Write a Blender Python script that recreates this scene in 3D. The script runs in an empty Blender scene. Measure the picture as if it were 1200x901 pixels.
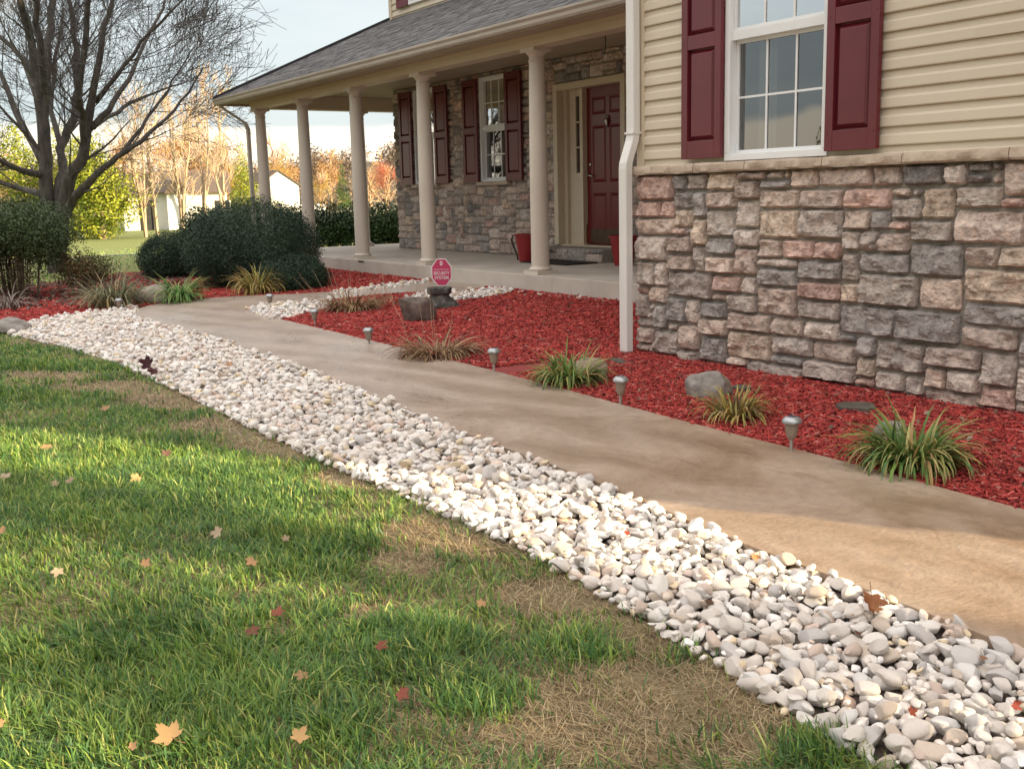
import bpy, bmesh, math, random
import numpy as np
from mathutils import Vector, Matrix, noise
random.seed(7)
rng = np.random.default_rng(7)
R = math.radians
scene = bpy.context.scene

# ------------------------------------------------------------------ camera
F_PX, PITCH, ROLL, YAW, CAMZ = 1246.5, R(10.176), R(-1.394), R(-56.649), 1.35
fw = np.array([math.sin(YAW)*math.cos(PITCH), math.cos(YAW)*math.cos(PITCH), -math.sin(PITCH)])
rt0 = np.array([math.cos(YAW), -math.sin(YAW), 0.0])
up0 = np.cross(rt0, fw)
rt = rt0*math.cos(ROLL) + up0*math.sin(ROLL)
up = up0*math.cos(ROLL) - rt0*math.sin(ROLL)
camd = bpy.data.cameras.new('camera')
cam = bpy.data.objects.new('camera', camd)
scene.collection.objects.link(cam)
cam.matrix_world = Matrix([[rt[0], up[0], -fw[0], 0], [rt[1], up[1], -fw[1], 0],
                           [rt[2], up[2], -fw[2], CAMZ], [0, 0, 0, 1]])
camd.sensor_width = 36; camd.lens = 36*F_PX/1200
camd.clip_start = 0.05; camd.clip_end = 4000
scene.camera = cam

# ------------------------------------------------------------------ sky, sun, exposure
SUN_AZ, SUN_EL = math.atan2(.885, .465), R(14)
world = bpy.data.worlds.new('World'); scene.world = world; world.use_nodes = True
nt = world.node_tree; nt.nodes.clear()
def nn(t, tree, **kw):
    n = tree.nodes.new(t)
    for k, v in kw.items(): setattr(n, k, v)
    return n
sky = nn('ShaderNodeTexSky', nt, sky_type='NISHITA', sun_disc=False, sun_elevation=SUN_EL, sun_rotation=SUN_AZ)
tc = nn('ShaderNodeTexCoord', nt); sep = nn('ShaderNodeSeparateXYZ', nt)
nt.links.new(tc.outputs['Generated'], sep.inputs[0])
mp = nn('ShaderNodeMapping', nt); mp.inputs['Scale'].default_value = (1.6, 1.6, 9)
nt.links.new(tc.outputs['Generated'], mp.inputs[0])
cn = nn('ShaderNodeTexNoise', nt); cn.inputs['Scale'].default_value = 2.2; cn.inputs['Detail'].default_value = 5
nt.links.new(mp.outputs[0], cn.inputs['Vector'])
m1 = nn('ShaderNodeMath', nt, operation='MULTIPLY_ADD'); m1.inputs[1].default_value = .035; m1.inputs[2].default_value = -.0175
nt.links.new(cn.outputs['Fac'], m1.inputs[0])
m2 = nn('ShaderNodeMath', nt, operation='ADD'); nt.links.new(sep.outputs['Z'], m2.inputs[0]); nt.links.new(m1.outputs[0], m2.inputs[1])
deck = nn('ShaderNodeMapRange', nt); deck.interpolation_type = 'SMOOTHSTEP'
deck.inputs['From Min'].default_value = .058; deck.inputs['From Max'].default_value = .068
nt.links.new(m2.outputs[0], deck.inputs['Value'])
cr = nn('ShaderNodeValToRGB', nt)
cr.color_ramp.elements[0].position = .3; cr.color_ramp.elements[0].color = (4.5, 5.15, 5.4, 1)
cr.color_ramp.elements[1].position = .72; cr.color_ramp.elements[1].color = (6.2, 6.6, 6.65, 1)
nt.links.new(cn.outputs['Fac'], cr.inputs[0])
hi = nn('ShaderNodeMapRange', nt)       # the cloud deck is brighter overhead
hi.inputs['From Min'].default_value = .2; hi.inputs['From Max'].default_value = .75
hi.inputs['To Min'].default_value = 1.0; hi.inputs['To Max'].default_value = 2.6
nt.links.new(sep.outputs['Z'], hi.inputs['Value'])
wt = nn('ShaderNodeMix', nt, data_type='RGBA', blend_type='MULTIPLY')   # and a little warmer
hw = nn('ShaderNodeMapRange', nt); hw.inputs['From Min'].default_value = .2; hw.inputs['From Max'].default_value = .5; nt.links.new(sep.outputs['Z'], hw.inputs['Value'])
nt.links.new(hw.outputs[0], wt.inputs[0]); nt.links.new(cr.outputs[0], wt.inputs[6]); wt.inputs[7].default_value = (1.17, .985, .90, 1)
vm = nn('ShaderNodeVectorMath', nt, operation='SCALE'); nt.links.new(wt.outputs[2], vm.inputs[0]); nt.links.new(hi.outputs[0], vm.inputs['Scale'])
mixd = nn('ShaderNodeMix', nt, data_type='RGBA'); mixd.inputs[6].default_value = (12, 10.6, 8.6, 1)
nt.links.new(deck.outputs[0], mixd.inputs[0]); nt.links.new(vm.outputs[0], mixd.inputs[7])
mixs = nn('ShaderNodeMix', nt, data_type='RGBA'); mixs.inputs[0].default_value = .86
nt.links.new(sky.outputs[0], mixs.inputs[6]); nt.links.new(mixd.outputs[2], mixs.inputs[7])
bg = nn('ShaderNodeBackground', nt); bg.inputs['Strength'].default_value = .061
nt.links.new(mixs.outputs[2], bg.inputs['Color'])
wo = nn('ShaderNodeOutputWorld', nt); nt.links.new(bg.outputs[0], wo.inputs[0])
sd = bpy.data.lights.new('sun', 'SUN'); sd.energy = 5.0; sd.angle = R(.6); sd.color = (1.0, .80, .50)
sun = bpy.data.objects.new('sun', sd); scene.collection.objects.link(sun)
sv = Vector((math.sin(SUN_AZ)*math.cos(SUN_EL), math.cos(SUN_AZ)*math.cos(SUN_EL), math.sin(SUN_EL)))
sun.rotation_euler = sv.to_track_quat('Z', 'Y').to_euler(); sun.location = (30, 16, 10)
scene.view_settings.view_transform = 'Standard'; scene.view_settings.look = 'None'
scene.view_settings.exposure = 1.33; scene.view_settings.gamma = 1
scene.view_settings.use_curve_mapping = False
scene.cycles.max_bounces = 7; scene.cycles.transparent_max_bounces = 12

# ------------------------------------------------------------------ survey helpers (photo pixel -> place in the world)
def ray(x, y): return fw*F_PX + rt*(x-600) - up*(y-450.5)
def on_y(x, y, Y):
    d = ray(x, y); p = d*Y/d[1]; return np.array([p[0], p[1], p[2]+CAMZ])
def at_d(x, y, dist):
    d = ray(x, y); p = d*dist/math.hypot(d[0], d[1]); return np.array([p[0], p[1], p[2]+CAMZ])
def sstep(a, b, x):
    t = np.clip((x-a)/(b-a), 0, 1); return t*t*(3-2*t)
def terr(X, Y):
    X = np.asarray(X, float); Y = np.asarray(Y, float)
    near = .05 + .10*sstep(1.6, 5.4, Y) + .10*sstep(5.0, 6.8, Y) - .03*sstep(1.5, -3, Y)
    far = -.55 + .0*X
    t = sstep(-17, -48, X)
    z = near*(1-t) + far*t
    return z - .25*sstep(2, 30, -Y)*0
def g(x, y, off=0.):
    d = ray(x, y); z = .1
    for _ in range(40):
        t = (z-CAMZ)/d[2]; X, Y = d[0]*t, d[1]*t
        z = .5*z + .5*(float(terr(X, Y))+off)
    return np.array([X, Y, float(terr(X, Y))])
def th(X, Y): return float(terr(X, Y))

# ------------------------------------------------------------------ materials
def mat(name, cols, scale=8, rough=.6, bump=0, bscale=None, detail=4, attr=None, spec=.5, stretch=None, transl=0, metal=0, pos=None):
    m = bpy.data.materials.new(name); m.use_nodes = True; t = m.node_tree
    b = t.nodes['Principled BSDF']; L = t.links.new
    b.inputs['Roughness'].default_value = rough; b.inputs['Metallic'].default_value = metal
    b.inputs['Specular IOR Level'].default_value = spec
    co = nn('ShaderNodeTexCoord', t); mp = nn('ShaderNodeMapping', t); L(co.outputs['Object'], mp.inputs[0])
    if stretch: mp.inputs['Scale'].default_value = stretch
    n = nn('ShaderNodeTexNoise', t); n.inputs['Scale'].default_value = scale; n.inputs['Detail'].default_value = detail
    n.inputs['Roughness'].default_value = .6
    L(mp.outputs[0], n.inputs['Vector'])
    r = nn('ShaderNodeValToRGB', t)
    els = r.color_ramp.elements
    k = len(cols)
    ps = pos or [.3+.4*i/max(1, k-1) for i in range(k)]
    for i, c in enumerate(cols):
        e = els[i] if i < 2 else els.new(ps[i])
        e.position = ps[i]; e.color = (*c, 1)
    L(n.outputs['Fac'], r.inputs[0])
    out = r.outputs[0]
    if attr:
        a = nn('ShaderNodeAttribute', t, attribute_name=attr)
        mx = nn('ShaderNodeMix', t, data_type='RGBA', blend_type='MULTIPLY'); mx.inputs[0].default_value = 1
        L(a.outputs['Color'], mx.inputs[6]); L(out, mx.inputs[7]); out = mx.outputs[2]
    L(out, b.inputs['Base Color'])
    if bump:
        n2 = nn('ShaderNodeTexNoise', t); n2.inputs['Scale'].default_value = bscale or scale*3; n2.inputs['Detail'].default_value = 6
        L(mp.outputs[0], n2.inputs['Vector'])
        bp = nn('ShaderNodeBump', t); bp.inputs['Strength'].default_value = min(1, bump); bp.inputs['Distance'].default_value = .01*max(1, bump)
        L(n2.outputs['Fac'], bp.inputs['Height']); L(bp.outputs[0], b.inputs['Normal'])
    if transl:
        tr = nn('ShaderNodeBsdfTranslucent', t); L(out, tr.inputs['Color'])
        ms = nn('ShaderNodeMixShader', t); ms.inputs[0].default_value = transl
        L(b.outputs[0], ms.inputs[1]); L(tr.outputs[0], ms.inputs[2]); L(ms.outputs[0], t.nodes['Material Output'].inputs[0])
    return m
W2 = [(.9, .9, .9), (1, 1, 1)]
def near_white(v=.12): return [(1-v, 1-v, 1-v), (1, 1, 1), (1+v*.5, 1+v*.5, 1+v*.5)]
M = {}
M['grass'] = mat('grass_blades', near_white(.25), 3, .55, attr='col', transl=.35, spec=.5)
M['lawn_soil'] = mat('lawn_soil', [(.65, .6, .55), (1, 1, 1), (1.3, 1.25, 1.1)], 9, .95, bump=.8, bscale=60, attr='col')
M['mulch'] = mat('mulch_ground', [(.20, .032, .03), (.29, .042, .04)], 40, .95, bump=1, bscale=90)
M['chips'] = mat('mulch_chips', near_white(.3), 20, .8, attr='col', spec=.2)
M['pebble'] = mat('river_stone', [(.80, .77, .74), (1, 1, 1), (1.1, 1.1, 1.08)], 30, .6, bump=.5, bscale=60, attr='col')
M['soil'] = mat('dark_soil', [(.035, .025, .02), (.09, .07, .055)], 30, .95, bump=.8, bscale=90)
M['edging'] = mat('black_plastic', [(.012, .012, .012), (.03, .028, .025)], 20, .5)
M['stone'] = mat('split_stone', [(.50, .49, .48), (.95, .95, .95), (1.3, 1.25, 1.2)], 22, .9, bump=1.6, bscale=60, detail=8, attr='col', spec=.2)
M['mortar'] = mat('mortar', [(.24, .22, .195), (.34, .315, .28)], 30, .95, bump=.8, bscale=120)
M['ledge'] = mat('ledge_stone', [(.34, .26, .195), (.46, .37, .29), (.54, .455, .37)], 7, .85, bump=.7, bscale=40)
M['siding'] = mat('cream_vinyl', [(.575, .505, .40), (.65, .575, .455)], .9, .45, bump=.05, bscale=200, spec=.35)
M['trim'] = mat('cream_trim', [(.56, .47, .35), (.60, .51, .385)], 3, .45)
M['column'] = mat('column_paint', [(.56, .50, .43), (.66, .60, .52)], 1.6, .4)
M['white'] = mat('white_vinyl', [(.74, .75, .76), (.80, .81, .82)], 4, .35)
M['spout'] = mat('downspout_enamel', [(.66, .65, .62), (.76, .75, .73)], 5, .4, stretch=(1, 1, .3))
M['gutter'] = mat('gutter_enamel', [(.36, .32, .28), (.48, .43, .38)], 4, .4, stretch=(.4, 1, 3))
M['maroon'] = mat('maroon_shutter', [(.115, .014, .022), (.145, .018, .027)], 3, .32, bump=.05, bscale=90)
M['door'] = mat('door_paint', [(.125, .010, .012), (.15, .012, .014)], 2, .3)
M['metal'] = mat('brushed_nickel', [(.5, .5, .5), (.62, .62, .6)], 12, .28, metal=1)
M['brass'] = mat('dull_brass', [(.35, .25, .12), (.45, .33, .17)], 12, .35, metal=1)
M['kick'] = mat('dark_brown_plate', [(.07, .045, .03), (.11, .07, .045)], 12, .4, metal=.6)  # even dark brown metal for the kick plate
M['slab'] = mat('porch_concrete', [(.40, .365, .32), (.50, .455, .40), (.54, .50, .45)], 2.2, .75, bump=.25, bscale=120, detail=8)
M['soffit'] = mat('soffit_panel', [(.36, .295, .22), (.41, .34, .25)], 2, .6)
M['dark'] = mat('dark_room', [(.02, .02, .022), (.035, .035, .036)], 2, .9)
M['curtain'] = mat('curtain_cloth', [(.42, .46, .48), (.6, .64, .66)], 14, .9, stretch=(3, 3, .05))
M['mat'] = mat('doormat_bristle', [(.012, .01, .009), (.03, .025, .02)], 60, .95, bump=1, bscale=200)
M['pot'] = mat('red_glazed_pot', [(.22, .010, .014), (.27, .014, .018)], 6, .35)
M['rock'] = mat('field_stone', [(.13, .12, .11), (.25, .23, .21), (.36, .34, .32)], 9, .9, bump=1.2, bscale=35, detail=8)
M['rock_dark'] = mat('brown_stone', [(.07, .055, .05), (.13, .10, .085), (.22, .18, .16)], 9, .9, bump=1.2, bscale=35, detail=8)
M['slate'] = mat('flat_slate', [(.06, .055, .045), (.12, .105, .085)], 12, .8, bump=.8, bscale=45)
M['leaf'] = mat('leaves', near_white(.15), 6, .6, attr='col', transl=.22, spec=.3)
M['needle'] = mat('evergreen_leaves', near_white(.2), 5, .5, attr='col', transl=.08, spec=.35)
M['bark'] = mat('grey_bark', [(.045, .04, .036), (.085, .075, .068), (.13, .12, .105)], 12, .9, bump=1.2, bscale=40, stretch=(1, 1, .3))
M['twig'] = mat('twigs', near_white(.2), 6, .85, attr='col')
M['lampglass'] = mat('frosted_lens', [(.30, .23, .18), (.42, .34, .27)], 20, .35, stretch=(8, 8, .2), transl=.25)
M['stakem'] = mat('lamp_steel', [(.34, .33, .31), (.5, .49, .46)], 20, .35, metal=.7)
M['capm'] = mat('lamp_cap_metal', [(.30, .32, .34), (.42, .44, .46)], 30, .3, metal=.6)
M['panel'] = mat('solar_cell', [(.02, .025, .05), (.04, .05, .08)], 30, .15)
M['signred'] = mat('sign_red', [(.50, .045, .13), (.56, .06, .155)], 6, .35)
M['signwhite'] = mat('sign_white', [(.75, .70, .72), (.82, .78, .8)], 6, .35)
M['whitewall'] = mat('white_clapboard', [(.70, .68, .64), (.80, .78, .73)], 3, .6)
M['brownroof'] = mat('brown_roof', [(.09, .065, .05), (.15, .11, .085)], 6, .9)
M['fencew'] = mat('white_fence_paint', [(.72, .71, .68), (.8, .79, .76)], 3, .5)
M['woodrail'] = mat('weathered_rail', [(.30, .28, .24), (.42, .39, .34)], 5, .8)
M['road'] = mat('far_asphalt', [(.26, .25, .23), (.33, .32, .30)], 1, .9)

def shingle_mat():
    m = bpy.data.materials.new('shingles'); m.use_nodes = True; t = m.node_tree; L = t.links.new
    b = t.nodes['Principled BSDF']; b.inputs['Roughness'].default_value = .92; b.inputs['Specular IOR Level'].default_value = .25
    co = nn('ShaderNodeTexCoord', t)
    br = nn('ShaderNodeTexBrick', t); br.inputs['Scale'].default_value = 1
    br.inputs['Brick Width'].default_value = .24; br.inputs['Row Height'].default_value = .14
    br.inputs['Mortar Size'].default_value = .006; br.inputs['Bias'].default_value = -.1
    br.inputs['Color1'].default_value = (.085, .085, .09, 1); br.inputs['Color2'].default_value = (.16, .16, .165, 1); br.inputs['Mortar'].default_value = (.03, .03, .032, 1)
    br.offset = .37
    L(co.outputs['UV'], br.inputs['Vector'])
    n = nn('ShaderNodeTexNoise', t); n.inputs['Scale'].default_value = 3; n.inputs['Detail'].default_value = 8; L(co.outputs['UV'], n.inputs['Vector'])
    mr = nn('ShaderNodeMapRange', t); mr.inputs['To Min'].default_value = .6; mr.inputs['To Max'].default_value = 1.5; L(n.outputs['Fac'], mr.inputs['Value'])
    v = nn('ShaderNodeVectorMath', t, operation='SCALE'); L(br.outputs['Color'], v.inputs[0]); L(mr.outputs[0], v.inputs['Scale'])
    L(v.outputs[0], b.inputs['Base Color'])
    bp = nn('ShaderNodeBump', t); bp.inputs['Strength'].default_value = .6; bp.inputs['Distance'].default_value = .01
    L(br.outputs['Fac'], bp.inputs['Height']); bp.invert = True; L(bp.outputs[0], b.inputs['Normal'])
    return m
M['shingle'] = shingle_mat()

def walk_mat():
    m = bpy.data.materials.new('stamped_concrete'); m.use_nodes = True; t = m.node_tree; L = t.links.new
    b = t.nodes['Principled BSDF']; b.inputs['Specular IOR Level'].default_value = .45
    co = nn('ShaderNodeTexCoord', t)
    mp = nn('ShaderNodeMapping', t); mp.inputs['Scale'].default_value = (.75, 1.3, 1); mp.inputs['Rotation'].default_value = (0, 0, R(-28)); L(co.outputs['Object'], mp.inputs[0])
    n1 = nn('ShaderNodeTexNoise', t); n1.inputs['Scale'].default_value = 1.6; n1.inputs['Detail'].default_value = 9; n1.inputs['Roughness'].default_value = .62; n1.inputs['Distortion'].default_value = .9; L(mp.outputs[0], n1.inputs['Vector'])
    r = nn('ShaderNodeValToRGB', t); e = r.color_ramp.elements
    for i, (p_, c) in enumerate([(.28, (.22, .145, .092)), (.42, (.295, .208, .143)), (.55, (.36, .27, .20)), (.72, (.43, .345, .275))]):
        q = e[i] if i < 2 else e.new(p_); q.position = p_; q.color = (*c, 1)
    L(n1.outputs['Fac'], r.inputs[0])
    # dark release-powder marks, long and thin
    mp2 = nn('ShaderNodeMapping', t); mp2.inputs['Scale'].default_value = (1.0, 5.5, 1); mp2.inputs['Rotation'].default_value = (0, 0, R(-33)); L(co.outputs['Object'], mp2.inputs[0])
    n2 = nn('ShaderNodeTexNoise', t); n2.inputs['Scale'].default_value = 1.5; n2.inputs['Detail'].default_value = 7; n2.inputs['Distortion'].default_value = .5; L(mp2.outputs[0], n2.inputs['Vector'])
    s = nn('ShaderNodeMapRange', t); s.inputs['From Min'].default_value = .60; s.inputs['From Max'].default_value = .70; L(n2.outputs['Fac'], s.inputs['Value'])
    s2 = nn('ShaderNodeMath', t, operation='MULTIPLY'); s2.inputs[1].default_value = .4; L(s.outputs[0], s2.inputs[0])
    mx = nn('ShaderNodeMix', t, data_type='RGBA', blend_type='MULTIPLY'); L(s2.outputs[0], mx.inputs[0]); L(r.outputs[0], mx.inputs[6]); mx.inputs[7].default_value = (.42, .33, .26, 1)
    # paler grey towards the porch end of the path, patches of paler and browner stain
    n4 = nn('ShaderNodeTexNoise', t); n4.inputs['Scale'].default_value = .55; n4.inputs['Detail'].default_value = 3; L(co.outputs['Object'], n4.inputs['Vector'])
    sp = nn('ShaderNodeSeparateXYZ', t); L(co.outputs['Object'], sp.inputs[0])
    gx = nn('ShaderNodeMapRange', t); gx.inputs['From Min'].default_value = -3.2; gx.inputs['From Max'].default_value = -8.5; gx.inputs['To Min'].default_value = 0; gx.inputs['To Max'].default_value = .8; L(sp.outputs['X'], gx.inputs['Value'])
    ga = nn('ShaderNodeMath', t, operation='MULTIPLY'); L(gx.outputs[0], ga.inputs[0]); L(n4.outputs['Fac'], ga.inputs[1])
    gb = nn('ShaderNodeMath', t, operation='MULTIPLY'); gb.inputs[1].default_value = 1.7; gb.use_clamp = True; L(ga.outputs[0], gb.inputs[0])
    mx2 = nn('ShaderNodeMix', t, data_type='RGBA'); L(gb.outputs[0], mx2.inputs[0]); L(mx.outputs[2], mx2.inputs[6]); mx2.inputs[7].default_value = (.40, .345, .305, 1)
    L(mx2.outputs[2], b.inputs['Base Color'])
    rr = nn('ShaderNodeMapRange', t); rr.inputs['To Min'].default_value = .16; rr.inputs['To Max'].default_value = .48; L(n1.outputs['Fac'], rr.inputs['Value']); L(rr.outputs[0], b.inputs['Roughness'])
    # trowelled relief: long sweeping ridges
    wv = nn('ShaderNodeTexWave', t); wv.wave_type = 'RINGS'; wv.inputs['Scale'].default_value = .55; wv.inputs['Distortion'].default_value = 7; wv.inputs['Detail'].default_value = 3; wv.inputs['Detail Scale'].default_value = .6
    mp3 = nn('ShaderNodeMapping', t); mp3.inputs['Scale'].default_value = (.7, 1.6, 1); mp3.inputs['Rotation'].default_value = (0, 0, R(-30)); L(co.outputs['Object'], mp3.inputs[0]); L(mp3.outputs[0], wv.inputs['Vector'])
    n3 = nn('ShaderNodeTexNoise', t); n3.inputs['Scale'].default_value = 55; n3.inputs['Detail'].default_value = 6; L(co.outputs['Object'], n3.inputs['Vector'])
    n5 = nn('ShaderNodeTexNoise', t); n5.inputs['Scale'].default_value = 17; n5.inputs['Detail'].default_value = 10; n5.inputs['Roughness'].default_value = .72; L(co.outputs['Object'], n5.inputs['Vector'])
    g5 = nn('ShaderNodeMapRange', t); g5.inputs['From Min'].default_value = .25; g5.inputs['From Max'].default_value = .75; g5.inputs['To Min'].default_value = .78; g5.inputs['To Max'].default_value = 1.2; L(n5.outputs['Fac'], g5.inputs['Value'])
    v5 = nn('ShaderNodeVectorMath', t, operation='SCALE'); L(mx2.outputs[2], v5.inputs[0]); L(g5.outputs[0], v5.inputs['Scale'])
    # stamped joints between the slate shapes, faint
    vo = nn('ShaderNodeTexVoronoi', t); vo.feature = 'DISTANCE_TO_EDGE'; vo.inputs['Scale'].default_value = 1.15
    ds_ = nn('ShaderNodeVectorMath', t, operation='MULTIPLY_ADD'); ds_.inputs[1].default_value = (.16, .16, .16); L(n1.outputs['Color'], ds_.inputs[0]); L(co.outputs['Object'], ds_.inputs[2]); L(ds_.outputs[0], vo.inputs['Vector'])
    ve = nn('ShaderNodeMapRange', t); ve.inputs['From Max'].default_value = .012; ve.inputs['To Min'].default_value = .93; ve.inputs['To Max'].default_value = 1; L(vo.outputs['Distance'], ve.inputs['Value'])
    v6 = nn('ShaderNodeVectorMath', t, operation='SCALE'); L(v5.outputs[0], v6.inputs[0]); L(ve.outputs[0], v6.inputs['Scale']); L(v6.outputs[0], b.inputs['Base Color'])
    a1 = nn('ShaderNodeMath', t, operation='MULTIPLY_ADD'); a1.inputs[1].default_value = .3; L(n3.outputs['Fac'], a1.inputs[0]); L(wv.outputs['Fac'], a1.inputs[2])
    a2 = nn('ShaderNodeMath', t, operation='MULTIPLY_ADD'); a2.inputs[1].default_value = 1.2; L(n1.outputs['Fac'], a2.inputs[0]); L(a1.outputs[0], a2.inputs[2])
    bp = nn('ShaderNodeBump', t); bp.inputs['Strength'].default_value = .8; bp.inputs['Distance'].default_value = .012; L(a2.outputs[0], bp.inputs['Height']); L(bp.outputs[0], b.inputs['Normal'])
    return m
M['walk'] = walk_mat()

def pane_mat(name, refl, tint, gain=1.):
    m = bpy.data.materials.new(name); m.use_nodes = True; t = m.node_tree; t.nodes.remove(t.nodes['Principled BSDF']); L = t.links.new
    tr = nn('ShaderNodeBsdfTransparent', t); tr.inputs[0].default_value = (*tint, 1)
    gl = nn('ShaderNodeBsdfGlossy', t); gl.inputs['Roughness'].default_value = .015
    n = nn('ShaderNodeTexNoise', t); n.inputs['Scale'].default_value = 1.3; bp = nn('ShaderNodeBump', t); bp.inputs['Strength'].default_value = .15; bp.inputs['Distance'].default_value = .02
    co = nn('ShaderNodeTexCoord', t); L(co.outputs['Object'], n.inputs['Vector']); L(n.outputs['Fac'], bp.inputs['Height']); L(bp.outputs[0], gl.inputs['Normal'])
    fr = nn('ShaderNodeFresnel', t); fr.inputs[0].default_value = refl
    ms = nn('ShaderNodeMixShader', t); ml = nn('ShaderNodeMath', t, operation='MULTIPLY'); ml.use_clamp = True; ml.inputs[1].default_value = gain; L(fr.outputs[0], ml.inputs[0]); L(ml.outputs[0], ms.inputs[0]); L(tr.outputs[0], ms.inputs[1]); L(gl.outputs[0], ms.inputs[2]); L(ms.outputs[0], t.nodes['Material Output'].inputs[0])
    return m
M['glass'] = pane_mat('window_glass', 2.2, (.8, .85, .85), 5.0)
M['screen'] = pane_mat('screened_glass', 1.6, (.6, .62, .62), 3.4)

# ------------------------------------------------------------------ mesh helpers
C = scene.collection
def link(o, parent=None):
    C.objects.link(o)
    if parent is not None: o.parent = parent
    return o
def tag(o, label=None, cat=None, group=None, kind=None):
    if label: o['label'] = label
    if cat: o['category'] = cat
    if group: o['group'] = group
    if kind: o['kind'] = kind
    return o
def thing(name, label, cat, loc=(0, 0, 0), group=None, rz=0):
    o = bpy.data.objects.new(name, None); o.empty_display_size = .2; o.location = loc; o.rotation_euler[2] = rz
    link(o); return tag(o, label, cat, group)
def mesh_np(name, V, F4=None, F3=None, col=None, smooth=False):
    me = bpy.data.meshes.new(name); V = np.asarray(V, np.float32)
    me.vertices.add(len(V)); me.vertices.foreach_set('co', V.ravel())
    loops = []; starts = []; totals = []; s = 0
    if F4 is not None and len(F4):
        F4 = np.asarray(F4, np.int32); loops.append(F4.ravel()); starts.append(np.arange(len(F4))*4); totals.append(np.full(len(F4), 4)); s = len(F4)*4
    if F3 is not None and len(F3):
        F3 = np.asarray(F3, np.int32); loops.append(F3.ravel()); starts.append(s+np.arange(len(F3))*3); totals.append(np.full(len(F3), 3))
    loops = np.concatenate(loops); starts = np.concatenate(starts); totals = np.concatenate(totals)
    me.loops.add(len(loops)); me.loops.foreach_set('vertex_index', loops.astype(np.int32))
    me.polygons.add(len(starts)); me.polygons.foreach_set('loop_start', starts.astype(np.int32)); me.polygons.foreach_set('loop_total', totals.astype(np.int32))
    if smooth: me.polygons.foreach_set('use_smooth', np.ones(len(starts), bool))
    me.update(calc_edges=True)
    if col is not None:
        a = me.color_attributes.new('col', 'FLOAT_COLOR', 'POINT'); c = np.ones((len(V), 4), np.float32); c[:, :3] = col; a.data.foreach_set('color', c.ravel())
    return me
def obj_np(name, m, parent=None, **k):
    me = mesh_np(name, **k); me.materials.append(m); return link(bpy.data.objects.new(name, me), parent)
class MB:
    def __init__(s): s.v = []; s.f = []; s.mi = []; s.c = []; s.uv = None
    def add(s, vs, fs, mi=0, c=None):
        n = len(s.v); s.v += [tuple(v) for v in vs]; s.f += [tuple(i+n for i in f) for f in fs]; s.mi += [mi]*len(fs); s.c += [c or (1, 1, 1)]*len(vs); return s
    def box(s, x0, x1, y0, y1, z0, z1, mi=0, c=None):
        vs = [(x, y, z) for z in (z0, z1) for y in (y0, y1) for x in (x0, x1)]
        return s.add(vs, [(0, 2, 3, 1), (4, 5, 7, 6), (0, 1, 5, 4), (2, 6, 7, 3), (0, 4, 6, 2), (1, 3, 7, 5)], mi, c)
    def quad(s, a, b, c_, d, mi=0): return s.add([a, b, c_, d], [(0, 1, 2, 3)], mi)
    def tube(s, pts, rad, n=6, c=None, cap=True):
        pts = [Vector(p) for p in pts]; k = len(pts); vs = []; ref = None
        for i, p in enumerate(pts):
            t = (pts[min(i+1, k-1)]-pts[max(i-1, 0)])
            t = t.normalized() if t.length > 1e-9 else Vector((0, 0, 1))
            if ref is None: ref = t.orthogonal().normalized()
            ref = (ref - t*ref.dot(t)); ref = ref.normalized() if ref.length > 1e-6 else t.orthogonal().normalized()
            b = t.cross(ref); r = rad[i] if hasattr(rad, '__len__') else rad
            for j in range(n):
                a = 2*math.pi*j/n; vs.append(p + ref*math.cos(a)*r + b*math.sin(a)*r)
        fs = [(i*n+j, i*n+(j+1) % n, (i+1)*n+(j+1) % n, (i+1)*n+j) for i in range(k-1) for j in range(n)]
        if cap: fs += [tuple(range(n-1, -1, -1)), tuple((k-1)*n+j for j in range(n))]
        return s.add(vs, fs, 0, c)
    def lathe(s, prof, cx=0, cy=0, cz=0, n=24, mi=0, cap=True):
        vs = [(cx+r*math.cos(2*math.pi*j/n), cy+r*math.sin(2*math.pi*j/n), cz+z) for r, z in prof for j in range(n)]
        k = len(prof); fs = [(i*n+j, i*n+(j+1) % n, (i+1)*n+(j+1) % n, (i+1)*n+j) for i in range(k-1) for j in range(n)]
        if cap: fs += [tuple(range(n-1, -1, -1)), tuple((k-1)*n+j for j in range(n))]
        return s.add(vs, fs, mi)
    def build(s, name, mats, parent=None, smooth=False, bevel=0, autos=None, col=False):
        me = bpy.data.meshes.new(name); me.from_pydata(s.v, [], s.f)
        for m in (mats if isinstance(mats, (list, tuple)) else [mats]): me.materials.append(m)
        me.polygons.foreach_set('material_index', s.mi)
        if smooth: me.polygons.foreach_set('use_smooth', [True]*len(s.f))
        if col:
            a = me.color_attributes.new('col', 'FLOAT_COLOR', 'POINT'); a.data.foreach_set('color', [x for c in s.c for x in (*c, 1)])
        if autos: me.polygons.foreach_set('use_smooth', [True]*len(s.f)); me.set_sharp_from_angle(angle=R(autos))
        if s.uv:
            u = me.uv_layers.new(name='UVMap')
            for li, l in enumerate(me.loops): u.data[li].uv = s.uv[l.vertex_index]
        me.update()
        o = link(bpy.data.objects.new(name, me), parent)
        if bevel:
            b = o.modifiers.new('bevel', 'BEVEL'); b.width = bevel; b.segments = 2; b.limit_method = 'ANGLE'
        return o
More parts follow.
